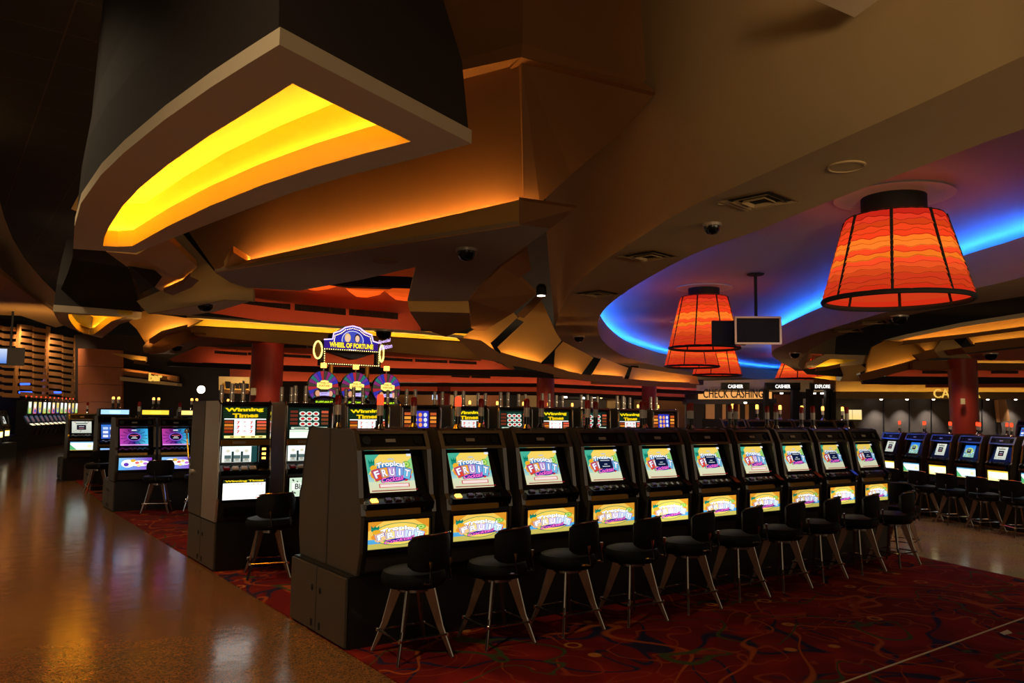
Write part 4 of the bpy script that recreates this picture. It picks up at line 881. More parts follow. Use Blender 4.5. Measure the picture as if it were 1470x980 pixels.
# upper tier
panel(trim(), [pd(606, 113, wb+.55), pd(748, 82, wb-.12), pd(750, 62, wb-.12), pd(608, 98, wb+.55)], .25, M['brown'])
panel(trim(), [pd(748, 82, wb-.12), pd(945, 134, wb+.8), pd(925, 118, wb+.75), pd(750, 62, wb-.12)], .25, M['brown'])
panel(trim(), [pd(750, 66, wb+.3), pd(608, 100, wb+1), pd(590, -20, wb+1), pd(590, -160, wb+1), pd(750, -160, wb+.3)], .1, M['brown'])
panel(trim(), [pd(750, 66, wb+.3), pd(920, 120, wb+1), pd(1062, 0, wb+1.6), pd(1180, -160, wb+2), pd(750, -160, wb+.3)], .1, M['brown'])
# lower lobes of the canopy to the ring side
panel(trim(), [pd(585, 432, 14), pd(672, 432, 14), pd(674, 449, 14), pd(588, 447, 14)], .25, M['gold'])
panel(trim(), [pd(588, 447, 14), pd(674, 449, 14), pd(676, 470, 15.6), pd(640, 483, 17), pd(604, 471, 16)], .12, M['brown'])
panel(trim(), [pd(672, 430, 14.2), pd(719, 383, 13), pd(757, 356, 12.4), pd(762, 388, 13.6), pd(745, 399, 14), pd(770, 422, 15), pd(735, 450, 16), pd(690, 478, 17.4), pd(676, 470, 17)], .1, M['brown'])
# scalloped gold leaf walls along the ring
def leaf(pts, D, m='gold', led=None, col='led_o', th=.1, r=.012, front=.16, lip=4, lipm='brown'):
    q = [pd(p[0], p[1], p[2] if len(p) > 2 else D) for p in pts]; o = panel(trim(), q, th, M[m])
    if led:
        def ins(l):
            l = [tuple(q) for q in l]; e = lambda u, v: tuple(u[i]+(v[i]-u[i])*.06 for i in range(len(u)))
            return [e(l[0], l[1])]+l[1:-1]+[e(l[-1], l[-2])]
        strip(o, [pd(p[0], p[1]+3.4, (p[2] if len(p) > 2 else D)-front) for p in ins(led)], min(r, .02), col)
        if lip: ledge([(p[0], p[1]-.3, (p[2] if len(p) > 2 else D)-front-.06) for p in led], [(p[0], p[1]+lip+1, (p[2] if len(p) > 2 else D)-front-.06) for p in led], D, .04, lipm); ledge([(p[0], p[1]+lip+.5, (p[2] if len(p) > 2 else D)-front-.06) for p in led], [(p[0], p[1]+lip+1.2, (p[2] if len(p) > 2 else D)-front-.06) for p in led], D, front+.1, lipm)
    return o
def ledge(pts_top, pts_bot, D, back=.08, m='brown'):
    """box-like ledge: front face between two pixel polylines at depth D, running back"""
    b = MB(); T = [pd(p[0], p[1], p[2] if len(p) > 2 else D) for p in pts_top]; B = [pd(p[0], p[1], p[2] if len(p) > 2 else D) for p in pts_bot]
    q = Vector((_fw.x, _fw.y, 0))*back; n = len(T)
    ring = [T, B, [x+q for x in B], [x+q for x in T]]
    for a in range(4):
        for i in range(n-1): b.face([ring[a][i], ring[a][i+1], ring[(a+1) % 4][i+1], ring[(a+1) % 4][i]])
    for e in (0, n-1): b.face([ring[a][e] for a in range(4)])
    return struct(b.build(trim(), M[m]))
leaf([(674, 476), (735, 446), (743, 455), (704, 492), (716, 512), (686, 495), (660, 488)], 17.2, 'gold', [(668, 488), (690, 492), (712, 507)])
leaf([(742, 457), (778, 432), (797, 475), (806, 489), (795, 502), (775, 522), (724, 512), (714, 498), (752, 462)], 18.6, 'gold', [(718, 505), (748, 514), (776, 520)])
leaf([(752, 456), (785, 422), (775, 418), (742, 452)], 18.2, 'brown')
leaf([(797, 502), (808, 490), (852, 513), (834, 538), (795, 531)], 20.5, 'gold', [(798, 529), (832, 536)])
leaf([(848, 540), (864, 513), (902, 528), (896, 543)], 23, 'gold', [(850, 537), (894, 540)])
leaf([(902, 546), (908, 527), (1000, 540), (1004, 551), (920, 549)], 27, 'gold', [(910, 546), (990, 549)])
ledge([(655, 484), (690, 488), (716, 506), (727, 516)], [(690, 515), (720, 520), (728, 527), (740, 530)], 16.9)
ledge([(716, 508), (750, 516), (790, 525), (836, 538)], [(716, 522), (750, 527), (790, 536), (832, 545)], 18.2)
ledge([(795, 532), (836, 537), (870, 540), (906, 545)], [(795, 541), (836, 546), (870, 549), (900, 551)], 20)
ledge([(848, 541), (906, 544), (1000, 551)], [(848, 551), (906, 553), (1000, 557)], 22.6)
# spotlight in the dark gap
b = MB(); c = pd(777, 424, 15.4); b.lathe([(.1, c.z), (.1, c.z+.16), (.06, c.z+.22)], c.x, c.y, 14); o = b.build('ceiling_spotlight', M['void']); tag(o, 'small black spotlight shining in the dark gap beside the oval ceiling', 'spotlight')
b = MB(); b.lathe([(.075, c.z-.012), (.08, c.z+.003)], c.x, c.y, 14); b.build('lens', M['bulbw'], o)

# left brackets and pads
leaf([(152, 361, 10.4), (196, 365, 10.2), (240, 342, 10), (283, 383, 11.6), (263, 404, 12.4), (231, 418, 12.8)], 11, 'gold', [(235, 414, 12.8), (262, 402, 12.4), (272, 392, 12)], 'led_o', .1, .01, .25)
leaf([(240, 346), (268, 330), (330, 402), (363, 414), (363, 432), (322, 430), (212, 450), (196, 432), (231, 417), (263, 403), (283, 382)], 13.4, 'tan')
b = MB(); t_ = pxz([(212, 450), (235, 438), (322, 429), (364, 431), (310, 447), (270, 453)], ZS); b.prism([(p.x, p.y) for p in t_], ZS, ZS+.06); struct(b.build('ceiling_soffit', M['grey_tan']))
leaf([(270, 330), (335, 372), (310, 392), (330, 405), (322, 398), (262, 335)], 12.9, 'void')
leaf([(335, 362, 10.6), (360, 378, 11), (322, 384, 11)], 11, 'gold')
leaf([(185, 462), (206, 446), (228, 451), (290, 459), (272, 468), (218, 484), (210, 494), (196, 472)], 17.5, 'gold', [(214, 487), (232, 475), (268, 466)], 'led_o', .1, .02)
leaf([(102, 300), (118, 270), (150, 226), (152, 242), (128, 280), (111, 303)], 11, 'gold')
ledge([(205, 497, 17.2), (212, 489, 17.4), (232, 477, 18.4), (270, 467, 20)], [(207, 506, 17.2), (222, 503, 17.4), (246, 492, 18.4), (277, 481, 20)], 17, .5)
b = MB(); t_ = pxz([(205, 503), (222, 500), (250, 489), (278, 480), (360, 487), (420, 489.5), (280, 497), (250, 508), (215, 508)], 3.5); b.prism([(p.x, p.y) for p in t_], 3.5, 3.56); struct(b.build('ceiling_soffit', M['brown']))
# gold cove along the far side of the red recess
ledge([(270, 468), (400, 475), (560, 485), (690, 493)], [(277, 481), (400, 492), (560, 505), (690, 517)], 20, .2, 'gold')
g = leaf([(268, 466), (690, 493), (690, 480), (420, 464), (268, 453)], 20.7, 'yellow', [(272, 467), (400, 473.5), (560, 483), (690, 491.5)], 'led_y', .1, .014, .35)
ledge([(268, 452), (420, 463), (605, 475), (690, 484)], [(268, 455), (420, 466.5), (605, 479), (690, 488)], 20.2, .25, 'grey_tan')
# red recess with grilles and swags
rw = leaf([(296, 448), (363, 408), (440, 385), (596, 345), (604, 478), (420, 466)], 22, 'red')
strip(rw, [pd(290, 457, 21.2), pd(420, 467, 21.2), pd(604, 478.5, 21.2)], .02, 'led_r')
def grille(p0, p1, p2, p3, D, label):
    t = MB(); q = [pd(*p, D) for p in (p0, p1, p2, p3)]; n = Vector((_fw.x, _fw.y, 0)); w = 14
    t.mesh(q+[x+n*.06 for x in q], [(0, 1, 2, 3), (4, 5, 6, 7), (0, 1, 5, 4), (1, 2, 6, 5), (2, 3, 7, 6), (3, 0, 4, 7)]); o = t.build('air_grille', M['void'])
    sl = MB()
    for i in range(1, w):
        a = q[0].lerp(q[1], i/w)-n*.01; c = q[3].lerp(q[2], i/w)-n*.01; sl.tube([a, c], .012, 4)
    sl.build('slats', M['dark_brown'], o); return tag(o, label, 'air grille', 'long air grilles in red bands')
GN = [0]
def gr(x0, y0, x1, y1, h0, h1, D, where):
    GN[0] += 1; return grille((x0, y0), (x1, y1), (x1, y1+h1), (x0, y0+h0), D, f'long dark air grille in the {where}')
gr(345, 431, 416, 436, 4, 8, 21.7, 'bright red recess, nearest the aisle'); gr(423, 436, 496, 443, 9, 9, 21.7, 'bright red recess, middle of the three'); gr(501, 443, 571, 449, 9, 9, 21.7, 'bright red recess, nearest the oval ceiling')
def swag(pts, D, label):
    q = [pd(*p, D) for p in pts]; b = MB(); n = Vector((_fw.x, _fw.y, 0))
    m0 = len(q)//2; top = q[:m0]; bot = list(reversed(q[m0:])); R_ = []
    for f in (0, .25, .5, .75, 1): R_.append([a.lerp(c, f)-n*(.22*math.sin(PI*f)) for a, c in zip(top, bot)])
    wall_loop(b, R_, close=False); o = b.build('fabric_swag', glow_fabric, None, True, recalc=False); return tag(o, label, 'fabric swag', 'glowing fabric swags')
glow_fabric = mat('glowing_swag_fabric', s(235, 110, 40), .6); nt = glow_fabric.node_tree; pb = nt.nodes['Principled BSDF']; pb.inputs['Emission Color'].default_value = (*s(255, 92, 22), 1); pb.inputs['Emission Strength'].default_value = .6  # lit look of the cloth put in as emission, no lamp behind
swag([(437, 413), (450, 409), (470, 404), (490, 400), (488, 410), (470, 415), (455, 417), (445, 416)][:8], 21.6, 'orange glowing fabric swag at the aisle end of the red recess')
swag([(496, 412), (520, 410), (540, 411), (563, 415), (545, 423), (527, 427), (512, 426), (503, 420)], 21.5, 'middle orange glowing fabric swag in the red recess')
swag([(552, 418), (565, 413), (580, 413), (596, 414), (596, 431), (582, 432), (568, 430), (560, 424)], 21.0, 'orange glowing fabric swag nearest the oval ceiling in the red recess')
leaf([(470, 407), (533, 395), (585, 397), (596, 398), (596, 414), (497, 411)], 20.9, 'void', None, th=.3)

# red bands receding behind
def redband(pts, D, led, lm='led_r'):
    o = leaf(pts, D, 'red', None, th=.2); strip(o, [pd(x, y+2.5, D-.45) for x, y in led], .02, lm); ledge([(x, y+.2, D-.7) for x, y in led], [(x, y+4.5, D-.7) for x, y in led], D, .06, 'dark_brown'); return o
redband([(243, 515), (285, 497), (480, 500), (640, 504), (700, 515), (738, 530), (640, 530), (250, 520)], 29, [(290, 520), (480, 526), (720, 532)])
gr(308, 503, 354, 506, 4, 4, 28.8, 'first red band behind, nearest the aisle'); gr(356, 505.5, 446, 510, 4, 4, 28.8, 'first red band behind, beside the red column')
gr(540, 512, 592, 515, 4, 4, 28.8, 'first red band behind, left of its last one'); gr(596, 515, 642, 517, 4, 4, 28.8, 'first red band behind, third from the ring'); gr(645, 517, 684, 519, 4, 4, 28.8, 'first red band behind, second from the ring')
ledge([(240, 519), (480, 527), (740, 531), (1010, 545)], [(240, 525), (480, 535), (740, 540), (1010, 552)], 27.8, .4, 'dark_brown')
redband([(330, 527), (560, 534), (780, 537), (1000, 552), (1000, 562), (780, 550), (330, 546)], 35, [(340, 547), (780, 551), (1000, 562)])
gr(648, 538, 674, 539, 3, 3, 34.7, 'second red band behind, nearer the aisle'); gr(677, 539, 704, 540, 3, 3, 34.7, 'second red band behind, nearer the oval ceiling')
ledge([(325, 546), (560, 549), (780, 550), (1010, 561)], [(325, 551), (560, 554), (780, 555), (1010, 565)], 33.6, .5, 'dark_brown')
redband([(430, 552), (780, 553), (1000, 562), (1000, 572), (780, 562), (430, 560)], 41, [(440, 561), (780, 563), (1000, 572)], 'led_r2')
ledge([(400, 560), (780, 562), (1010, 571)], [(400, 563), (780, 565), (1010, 574)], 39.6, .5, 'dark_brown')

# ------------------------------------------------------------------ columns
def column(px, py, D, dia, z1, m='red_col'):
    p = pd(px, py, D); b = MB(); b.lathe([(dia/2+.02, 0), (dia/2+.02, .2), (dia/2, .21), (dia/2, z1)], p.x, p.y, 32); o = struct(b.build('column', M[m], None, True)); return p
column(383, 540, 22.5, .88, 3.75); column(783, 560, 30, .66, 3.5); column(932, 560, 33, .6, 3.5); column(637, 575, 40, .66, 3.3); column(1383, 560, 28, .92, 3.75); column(1004, 575, 44, .8, 3.2)
for px, py, D in ((364, 562, 22.0), (1382, 576, 27.4)):
    p = pd(px, py, D); b = MB(); b.box(-.07, .07, -.03, .03, -.1, .1); o = b.build('notice_sign', M['paper'], None, bevel=.005); o.location = p; o.rotation_euler = (0, 0, YAW-PI/2)
    tag(o, 'small pale notice plate on the ' + ('red column near the aisle' if px < 500 else 'red column before the cashier wall'), 'notice plate')

# ------------------------------------------------------------------ right-hand canopies under the ring
leaf([(1157, 528), (1160, 520), (1185, 508), (1250, 510), (1310, 512), (1280, 516), (1235, 523), (1200, 526)], 30, 'grey_tan', th=.2)
leaf([(1170, 527), (1180, 521), (1192, 515), (1232, 516), (1206, 522), (1186, 526)], 29.7, 'yellow', [(1172, 527), (1186, 526), (1206, 522)], 'led_y', .1, .012, .12)
leaf([(1152, 530), (1200, 526), (1240, 524), (1215, 541), (1160, 537)], 31, 'dark_brown')
leaf([(1165, 541), (1200, 538), (1201, 546), (1172, 542)], 32, 'yellow', [(1168, 544), (1200, 547)], 'led_y', .1, .012, .15)
leaf([(1206, 522), (1232, 520), (1245, 530), (1229, 537), (1238, 547), (1207, 547), (1212, 538)], 30.5, 'tan')
leaf([(1229, 524), (1249, 518), (1247, 530), (1238, 538)], 30.8, 'dark_brown')
leaf([(1246, 516), (1252, 498), (1270, 489), (1320, 488), (1332, 504), (1320, 516), (1243, 536)], 29, 'gold', [(1245, 534), (1282, 525), (1318, 515)], 'led_o2', .1, .012, .16)
ledge([(1232, 538), (1250, 533), (1318, 516), (1366, 518)], [(1240, 546), (1256, 543), (1320, 527), (1366, 527)], 28.6, .1, 'brown')
leaf([(1276, 489), (1297, 482), (1380, 466), (1470, 452), (1520, 444), (1520, 462), (1470, 468), (1380, 481), (1327, 491)], 24, 'gold', [(1297, 489), (1380, 480), (1520, 462)], 'led_o2', .15, .014, .2)
ledge([(1270, 488), (1300, 480), (1380, 463), (1520, 441)], [(1297, 486.5), (1310, 483.5), (1380, 469), (1520, 448)], 23.8, .3, 'grey_tan')
leaf([(1316, 492), (1352, 488), (1341, 502), (1329, 504)], 27.6, 'gold', [(1330, 503), (1341, 501)], 'led_o2', .1, .012, .15)
leaf([(1350, 489), (1363, 482), (1382, 499), (1377, 501), (1396, 514), (1346, 513), (1341, 503)], 27.4, 'tan')
leaf([(1361, 482), (1390, 481), (1378, 498)], 27.9, 'void')
leaf([(1311, 509), (1341, 503), (1349, 513), (1320, 517)], 27.2, 'brown')
leaf([(1389, 482), (1430, 473), (1520, 462), (1520, 486), (1470, 491), (1398, 494)], 26.6, 'gold', [(1400, 492), (1450, 486), (1520, 479)], 'led_o2', .15, .014, .2)
ledge([(1380, 499), (1440, 491), (1520, 482)], [(1387, 507), (1440, 500), (1520, 492)], 26, 1, 'brown')
leaf([(1390, 508), (1520, 494), (1520, 517), (1398, 517)], 28.5, 'red')
ledge([(1310, 520), (1420, 521.5), (1540, 523)], [(1310, 530), (1420, 531), (1540, 531)], 28, .2, 'brown')
g = leaf([(1320, 517), (1540, 518), (1540, 522), (1320, 521)], 28.9, 'cream', [(1322, 520.5), (1540, 522)], 'led_w', .1, .01, .3)
redband([(1260, 535), (1300, 529), (1540, 531), (1540, 543), (1280, 541)], 33, [(1280, 541), (1540, 543)], 'led_r2')
gr(1325, 532, 1362, 532, 4, 4, 32.8, 'red band under the yellow coves, before the right-hand column'); gr(1424, 532, 1462, 532, 4, 4, 32.8, 'red band under the yellow coves, past the right-hand column')
ledge([(1236, 540), (1300, 540), (1540, 542)], [(1240, 551), (1300, 552), (1540, 549)], 32, .2, 'dark_brown')
leaf([(1330, 548), (1540, 548), (1540, 556), (1330, 556)], 37, 'red')
# cashier wall
D = 40
ledge([(1195, 563), (1300, 563.5), (1560, 564)], [(1195, 572), (1300, 572.5), (1560, 573)], D-1, .3, 'tan')
leaf([(1195, 563), (1195, 546), (1300, 547), (1560, 552), (1560, 564)], D, 'cream', [(1197, 562), (1300, 562.5), (1560, 563)], 'led_w', .2, .02, .4)
w = leaf([(1195, 570), (1560, 571), (1560, 640), (1195, 640)], D-.1, 'stone', th=.3); w.name = 'wall_right'
for i, px in enumerate((1265, 1302, 1340, 1418, 1458)):
    p = pd(px, 572, D-.75); b = MB(); b.lathe([(.05, p.z-.07), (.07, p.z-.02), (.07, p.z+.02)], p.x, p.y, 10); o = b.build('wall_spotlight', M['bulbw']); tag(o, f'small downlight on the stone wall, {ORD[i]} from its yellow window', 'spotlight', 'spotlights on the stone wall')
    ld = bpy.data.lights.new('wall_spot', 'SPOT'); ld.energy = 170; ld.color = (1, .88, .8); ld.spot_size = 1.3; ld.spot_blend = 1; ld.shadow_soft_size = .05
    lo = bpy.data.objects.new('wall_spot', ld); C.objects.link(lo); lo.parent = o; lo.location = (p.x, p.y, p.z-.1); lo.rotation_euler = (.35*_fw.y, -.35*_fw.x, 0)
for px in (1268, 1305, 1337, 1410, 1430): leaf([(px, 572), (px+1, 572), (px+1, 620), (px, 620)], D-.2, 'void', th=.05)
leaf([(1432, 574), (1444, 572), (1450, 604), (1436, 606)], D-.6, 'slat', th=.3)
def wall_text(st, px0, px1, py, h, D, m, name, label, depth=.06, cat='sign', shear=0, bold=.0):
    v, f, tw, th = text_mesh(st, shear, bold); P0, P1 = pd(px0, py, D), pd(px1, py, D); ax = (P1-P0); L = ax.length; ax.normalize(); up = Vector((0, 0, 1)); hh = h*D/1147
    b = MB(); n = Vector((_fw.x, _fw.y, 0)); fr = [P0+ax*((x+tw/2)/tw*L)+up*(y/th*hh) for x, y in v]
    b.mesh(fr, f); b.mesh([p+n*depth for p in fr], f)
    ec = {}
    for q in f:
        for a, c in zip(q, q[1:]+q[:1]): ec[frozenset((a, c))] = ec.get(frozenset((a, c)), 0)+1
    for e, cnt in ec.items():
        if cnt == 1: a, c = tuple(e); b.face([fr[a], fr[c], fr[c]+n*depth, fr[a]+n*depth])
    o = b.build(name, M[m], recalc=False)
    return tag(o, label, cat)
M['letter'] = mat('glowing_gilded_letter', s(255, 214, 120), .3, .6); M['letter'].node_tree.nodes['Principled BSDF'].inputs['Emission Color'].default_value = (*s(255, 205, 90), 1); M['letter'].node_tree.nodes['Principled BSDF'].inputs['Emission Strength'].default_value = .8  # emission added to the gilding so the letters stand out
wall_text('CASHIER', 1341, 1408, 571, 13, D-1.6, 'letter', 'cashier_lettering', 'gilded cashier lettering on the stone wall, partly behind the red column')
leaf([(1212, 588), (1236, 588), (1236, 602), (1212, 602)], D-.3, 'paper', th=.1)
b = Art(.9, .48); b.bg(s(255, 220, 130), s(255, 232, 170)); b.rect(-.02, -.24, .0, .24, s(150, 100, 40)); p = pd(1224, 595, D-.45); o = b.build('lit_window', None, (0, 0, 0)); o.location = p; o.rotation_euler = (0, 0, YAW-PI/2); tag(o, 'small yellow lit teller window low in the stone wall', 'teller window')

# ------------------------------------------------------------------ check-cashing booth
D = 37
leaf([(985, 547), (1100, 544), (1200, 546), (1200, 562), (985, 562)], D+.4, 'tan', th=.5)
bo = leaf([(985, 558), (1200, 560), (1200, 640), (985, 640)], D+1.2, 'dark_brown', th=.3); bo.name = 'wall_booth'
leaf([(1003, 560), (1108, 559), (1108, 572), (1003, 573)], D+.9, 'backlit')
ledge([(985, 573), (1115, 572)], [(985, 580), (1115, 579)], D+.3, .8, 'dark_brown')
wall_text('CHECK CASHING', 1010, 1096, 571, 13, D+.2, 'void', 'check_cashing_lettering', 'dark check cashing lettering in front of the glowing amber panel')
for px, x1 in ((1013, 1026), (1037, 1042), (1070, 1075), (1058, 1062)): leaf([(px, 580), (x1, 580), (x1, 606), (px, 606)], D+1.1, 'slat', th=.05)
for i, (x0, x1, t_, y) in enumerate(((1036, 1076, 'CASHIER', 549), (1099, 1149, 'CASHIER', 549), (1164, 1198, 'EXPLORE', 549))):
    q = [pd(x0, y, D-.6), pd(x1, y, D-.6)]; b = MB(); ax = (q[1]-q[0]); n = Vector((_fw.x, _fw.y, 0))*.2; hgt = 10.5*D/1147
    v = [q[0], q[1], q[1]-Vector((0, 0, hgt)), q[0]-Vector((0, 0, hgt))]; b.mesh(v+[p+n for p in v], [(0, 1, 2, 3), (4, 5, 6, 7), (0, 1, 5, 4), (1, 2, 6, 5), (2, 3, 7, 6), (3, 0, 4, 7)]); sb = b.build('booth_sign', M['gloss'])
    tag(sb, f'black booth sign with white lit lettering, {["above the check cashing letters", "middle one over the booth", "the one that is not a cashier sign"][i]}', 'sign', 'booth signs')
    lt = wall_text(t_, (x0+x1)/2-len(t_)*1.55, (x0+x1)/2+len(t_)*1.55, y+8, 5.2, D-.62, 'sign_white', 'lettering', None, .01, None, bold=.02); lt.parent = sb; 
for x0, x1 in ((1138, 1148), (1160, 1168), (1186, 1189), (1193, 1196), (1098, 1104)): leaf([(x0, 558), (x1, 558), (x1, 640), (x0, 640)], D-.3, 'void', th=.3)
leaf([(1112, 566), (1137, 566), (1137, 620), (1112, 620)], D+.8, 'wood', th=.1)
for x0 in (1153, 1181, 1190): leaf([(x0, 572), (x0+4, 572), (x0+4, 615), (x0, 615)], D+1, 'silver', th=.1)
for i, px in enumerate((1122, 1169, 1180, 1070)):
    p = pd(px, 564.5 if px != 1070 else 578, D); b = MB(); b.lathe([(.06, p.z-.03), (.08, p.z+.03)], p.x, p.y, 10); tag(b.build('booth_downlight', M['bulbw']), f'tiny downlight in the booth, {ORD[i]} in line', 'spotlight', 'booth downlights')

# ------------------------------------------------------------------ back wall with pendants
D = 52
w = leaf([(420, 556), (1010, 560), (1010, 640), (420, 640)], D, 'tan', th=.3); w.name = 'wall_back'
for x0, x1, y0, m in ((435, 560, 560, 'dark_brown'), (560, 640, 562, 'brown'), (690, 722, 562, 'wood'), (722, 745, 560, 'void'), (795, 870, 560, 'dark_brown'), (891, 910, 561, 'void'), (945, 1000, 561, 'brown')): leaf([(x0, y0), (x1, y0), (x1, 640), (x0, 640)], D-.3, m, th=.2)
leaf([(795, 560), (1000, 562), (1000, 573), (795, 572)], D-.6, 'void', th=.2)
for i, (px, py, w_) in enumerate(((811, 567, .2), (836, 568.5, .2), (852, 567, .2), (863, 565.5, .6), (915, 565, .6), (955, 567, .2), (969, 569, .2), (988, 567, .22))):
    p = pd(px, py, D-3); t = empty('pendant_lamp', p); b = MB()
    if w_ > .4: b.lathe([(.02, -.28), (.24, -.12), (.34, .1), (.34, .2)], 0, 0, 14)
    else: b.lathe([(.16, -.16), (.11, .02), (.05, .1)], 0, 0, 10)
    b.build('shade', M['bulbw' if w_ < .4 else 'bulb'], t, True); b = MB(); b.tube([(0, 0, .08), (0, 0, .9)], .02, 6); b.build('cord', M['void'], t)
    tag(t, f'small {"round glowing" if w_ > .4 else "bell-shaped white"} pendant by the back wall, {ORD[i]} towards the booth', 'pendant lamp', 'pendants by the back wall')
for px, py in ((625, 557), (626, 569)):
    p = pd(px, py, D-2); b = Art(.5, .25 if py < 560 else .4); b.bg(s(190, 210, 240), s(235, 240, 255)); o = b.build('monitor', None, (0, 0, 0)); o.location = p; o.rotation_euler = (0, 0, YAW-PI/2); tag(o, f'tiny pale lit monitor by the red back column, {"upper" if py < 560 else "lower"} of two', 'monitor')

# ------------------------------------------------------------------ left end: arc soffit, slatted wall, panels
arc = [(-40, 250), (0, 290), (6, 312), (18, 342), (36, 372), (60, 400), (90, 430), (105, 445)]
low = [(-40, 375), (0, 392), (14, 403), (30, 415), (48, 428), (64, 438), (76, 446), (100, 458)]
Ds = [15, 17.5, 18.5, 20, 21.5, 23, 25, 26]
b = MB(); Tq = [pd(x, y, d) for (x, y), d in zip(arc, Ds)]; Bq = [pd(x, y, d+.0) for (x, y), d in zip(low, Ds)]; n = Vector((-_rt.x, -_rt.y, 0))*1
wall_loop(b, [Tq, Bq], close=False); wall_loop(b, [Tq, [p+n for p in Tq]], close=False); struct(b.build('ceiling_arc', M['tan'], smooth=True))
zb = 3.9
q = pxz([(-60, 380), (0, 392), (14, 403), (30, 415), (48, 428), (64, 438), (76, 446), (110, 462), (80, 470), (30, 453), (0, 452), (-60, 450)], 4.3); b = MB(); b.prism([(p.x, p.y) for p in q], 4.3, 4.4); struct(b.build('ceiling_soffit', M['gold']))
# slatted screen wall
D = 37
w = leaf([(-60, 450, 33.5), (120, 470, 43.5), (120, 640, 43.5), (-60, 655, 33.5)], D, 'void', th=.3); w.name = 'wall_left'
def lat(x0, y0, x1, y1, h, D0, D1, th=.12):
    a, c = pd(x0, y0, D0), pd(x1, y1, D1); hh = h*(D0+D1)/2294; n = Vector((_fw.x, _fw.y, 0)).normalized()*th; d = Vector((0, 0, -hh))
    v = [a, c, c+d, a+d]; return v+[p+n for p in v]
FQ = [(0, 1, 2, 3), (4, 5, 6, 7), (0, 1, 5, 4), (1, 2, 6, 5), (2, 3, 7, 6), (3, 0, 4, 7)]
def lattice(x0, x1, ys0, ys1, hs, D0, D1, label, wav):
    t = empty('slatted_screen', (0, 0, 0))
    for a, c, in zip(ys0, ys1):
        m = MB(); xm = x0+(x1-x0)*wav; ym = a+(c-a)*wav
        m.mesh(lat(x0, a, xm, ym, hs, D0, (D0+D1)/2+.0), FQ); m.mesh(lat(xm, ym+1.2, x1, c+1.5, hs, (D0+D1)/2-.25, D1), FQ); m.build('slat', M['slat'], t)
    m = MB(); m.mesh(lat(x1-1.5, ys1[0]-3, x1+2.5, ys1[0]-2, ys1[-1]-ys1[0]+10, D1-.2, D1-.2), FQ); m.build('post', M['slat'], t)
    return tag(t, label, 'slatted screen', 'slatted wood screens')
lattice(-20, 26, [466+10.6*i for i in range(10)], [468+10.6*i for i in range(10)], 6, 32, 34, 'honey slatted wood screen at the far aisle end, nearest the picture edge', .5)
lattice(29, 68, [465+9.7*i for i in range(11)], [471+9.4*i for i in range(11)], 6, 34, 37, 'honey slatted wood screen with blue glow, middle of the three', .45)
lattice(70, 108, [478+9.1*i for i in range(11)], [484+8.9*i for i in range(11)], 5.5, 37, 40.5, 'honey slatted wood screen above the far bank of bright-topped machines', .5)
for x0, x1, y in ((28, 45, 563), (49, 66, 559), (71, 87, 563), (30, 42, 551), (50, 64, 548)):
    p = [pd(x0, y, 35.2+.05*(x0-28)), pd(x1, y, 36+.05*(x0-28))]; strip(w, p, .05, 'led_b2', 'blue_light')
def wspot(px, py, D, e, col, aim, size=.9):
    p = pd(px, py, D); ld = bpy.data.lights.new('wall_wash', 'SPOT'); ld.energy = e; ld.color = col; ld.spot_size = size; ld.spot_blend = .7; ld.shadow_soft_size = .1
    lo = bpy.data.objects.new('wall_wash', ld); C.objects.link(lo); lo.location = p; t = pd(*aim); lo.rotation_euler = (t-p).to_track_quat('-Z', 'Y').to_euler(); return lo
wspot(45, 458, 33.4, 330, (1, .68, .38), (48, 540, 35.6), 1.3); wspot(88, 470, 36.4, 330, (1, .68, .38), (92, 540, 39), 1.3); wspot(2, 455, 31.4, 140, (1, .68, .38), (5, 540, 33.5), 1.3)
# panelled wood wall and dark opening beyond
for i in range(4): leaf([(112, 500+26*i), (128, 500+25.5*i), (175, 503+25*i), (175, 527.3+25*i), (128, 525+25.5*i), (112, 525.3+26*i)], D+.8, 'wood', th=.15)
w = leaf([(108, 480), (440, 485), (440, 640), (108, 640)], D+2, 'dark_brown', th=.3); w.name = 'wall_far'
leaf([(175, 528), (175, 538), (255, 548), (255, 540)], D+1.2, 'brown', [(176, 532), (240, 540)], 'led_o', .2, .02, .2)
ledge([(172, 540), (255, 550)], [(172, 546), (255, 554)], D+.6, .5, 'tan')
wall_text('bar', 213, 232, 547, 12, D+.2, 'letter', 'bar_lettering', 'short gilded lettering over the dark doorway beyond the aisle', bold=.04)
leaf([(160, 507), (180, 508), (210, 512), (210, 519), (195, 518), (172, 511)], 33, 'gold', [(192, 516), (209, 518)], 'led_y', .1, .02, .2)
p = pd(289, 559, D); b = MB(); b.lathe([(.18, 0), (.18, .04)], 0, 0, 16); b.v = [(p.x+x*_rt.x-z*_fw.x, p.y+x*_rt.y-z*_fw.y, p.z+y) for x, y, z in b.v]; tag(b.build('round_light_sign', M['bulbw']), 'small round white lit sign on the dark far wall', 'sign')
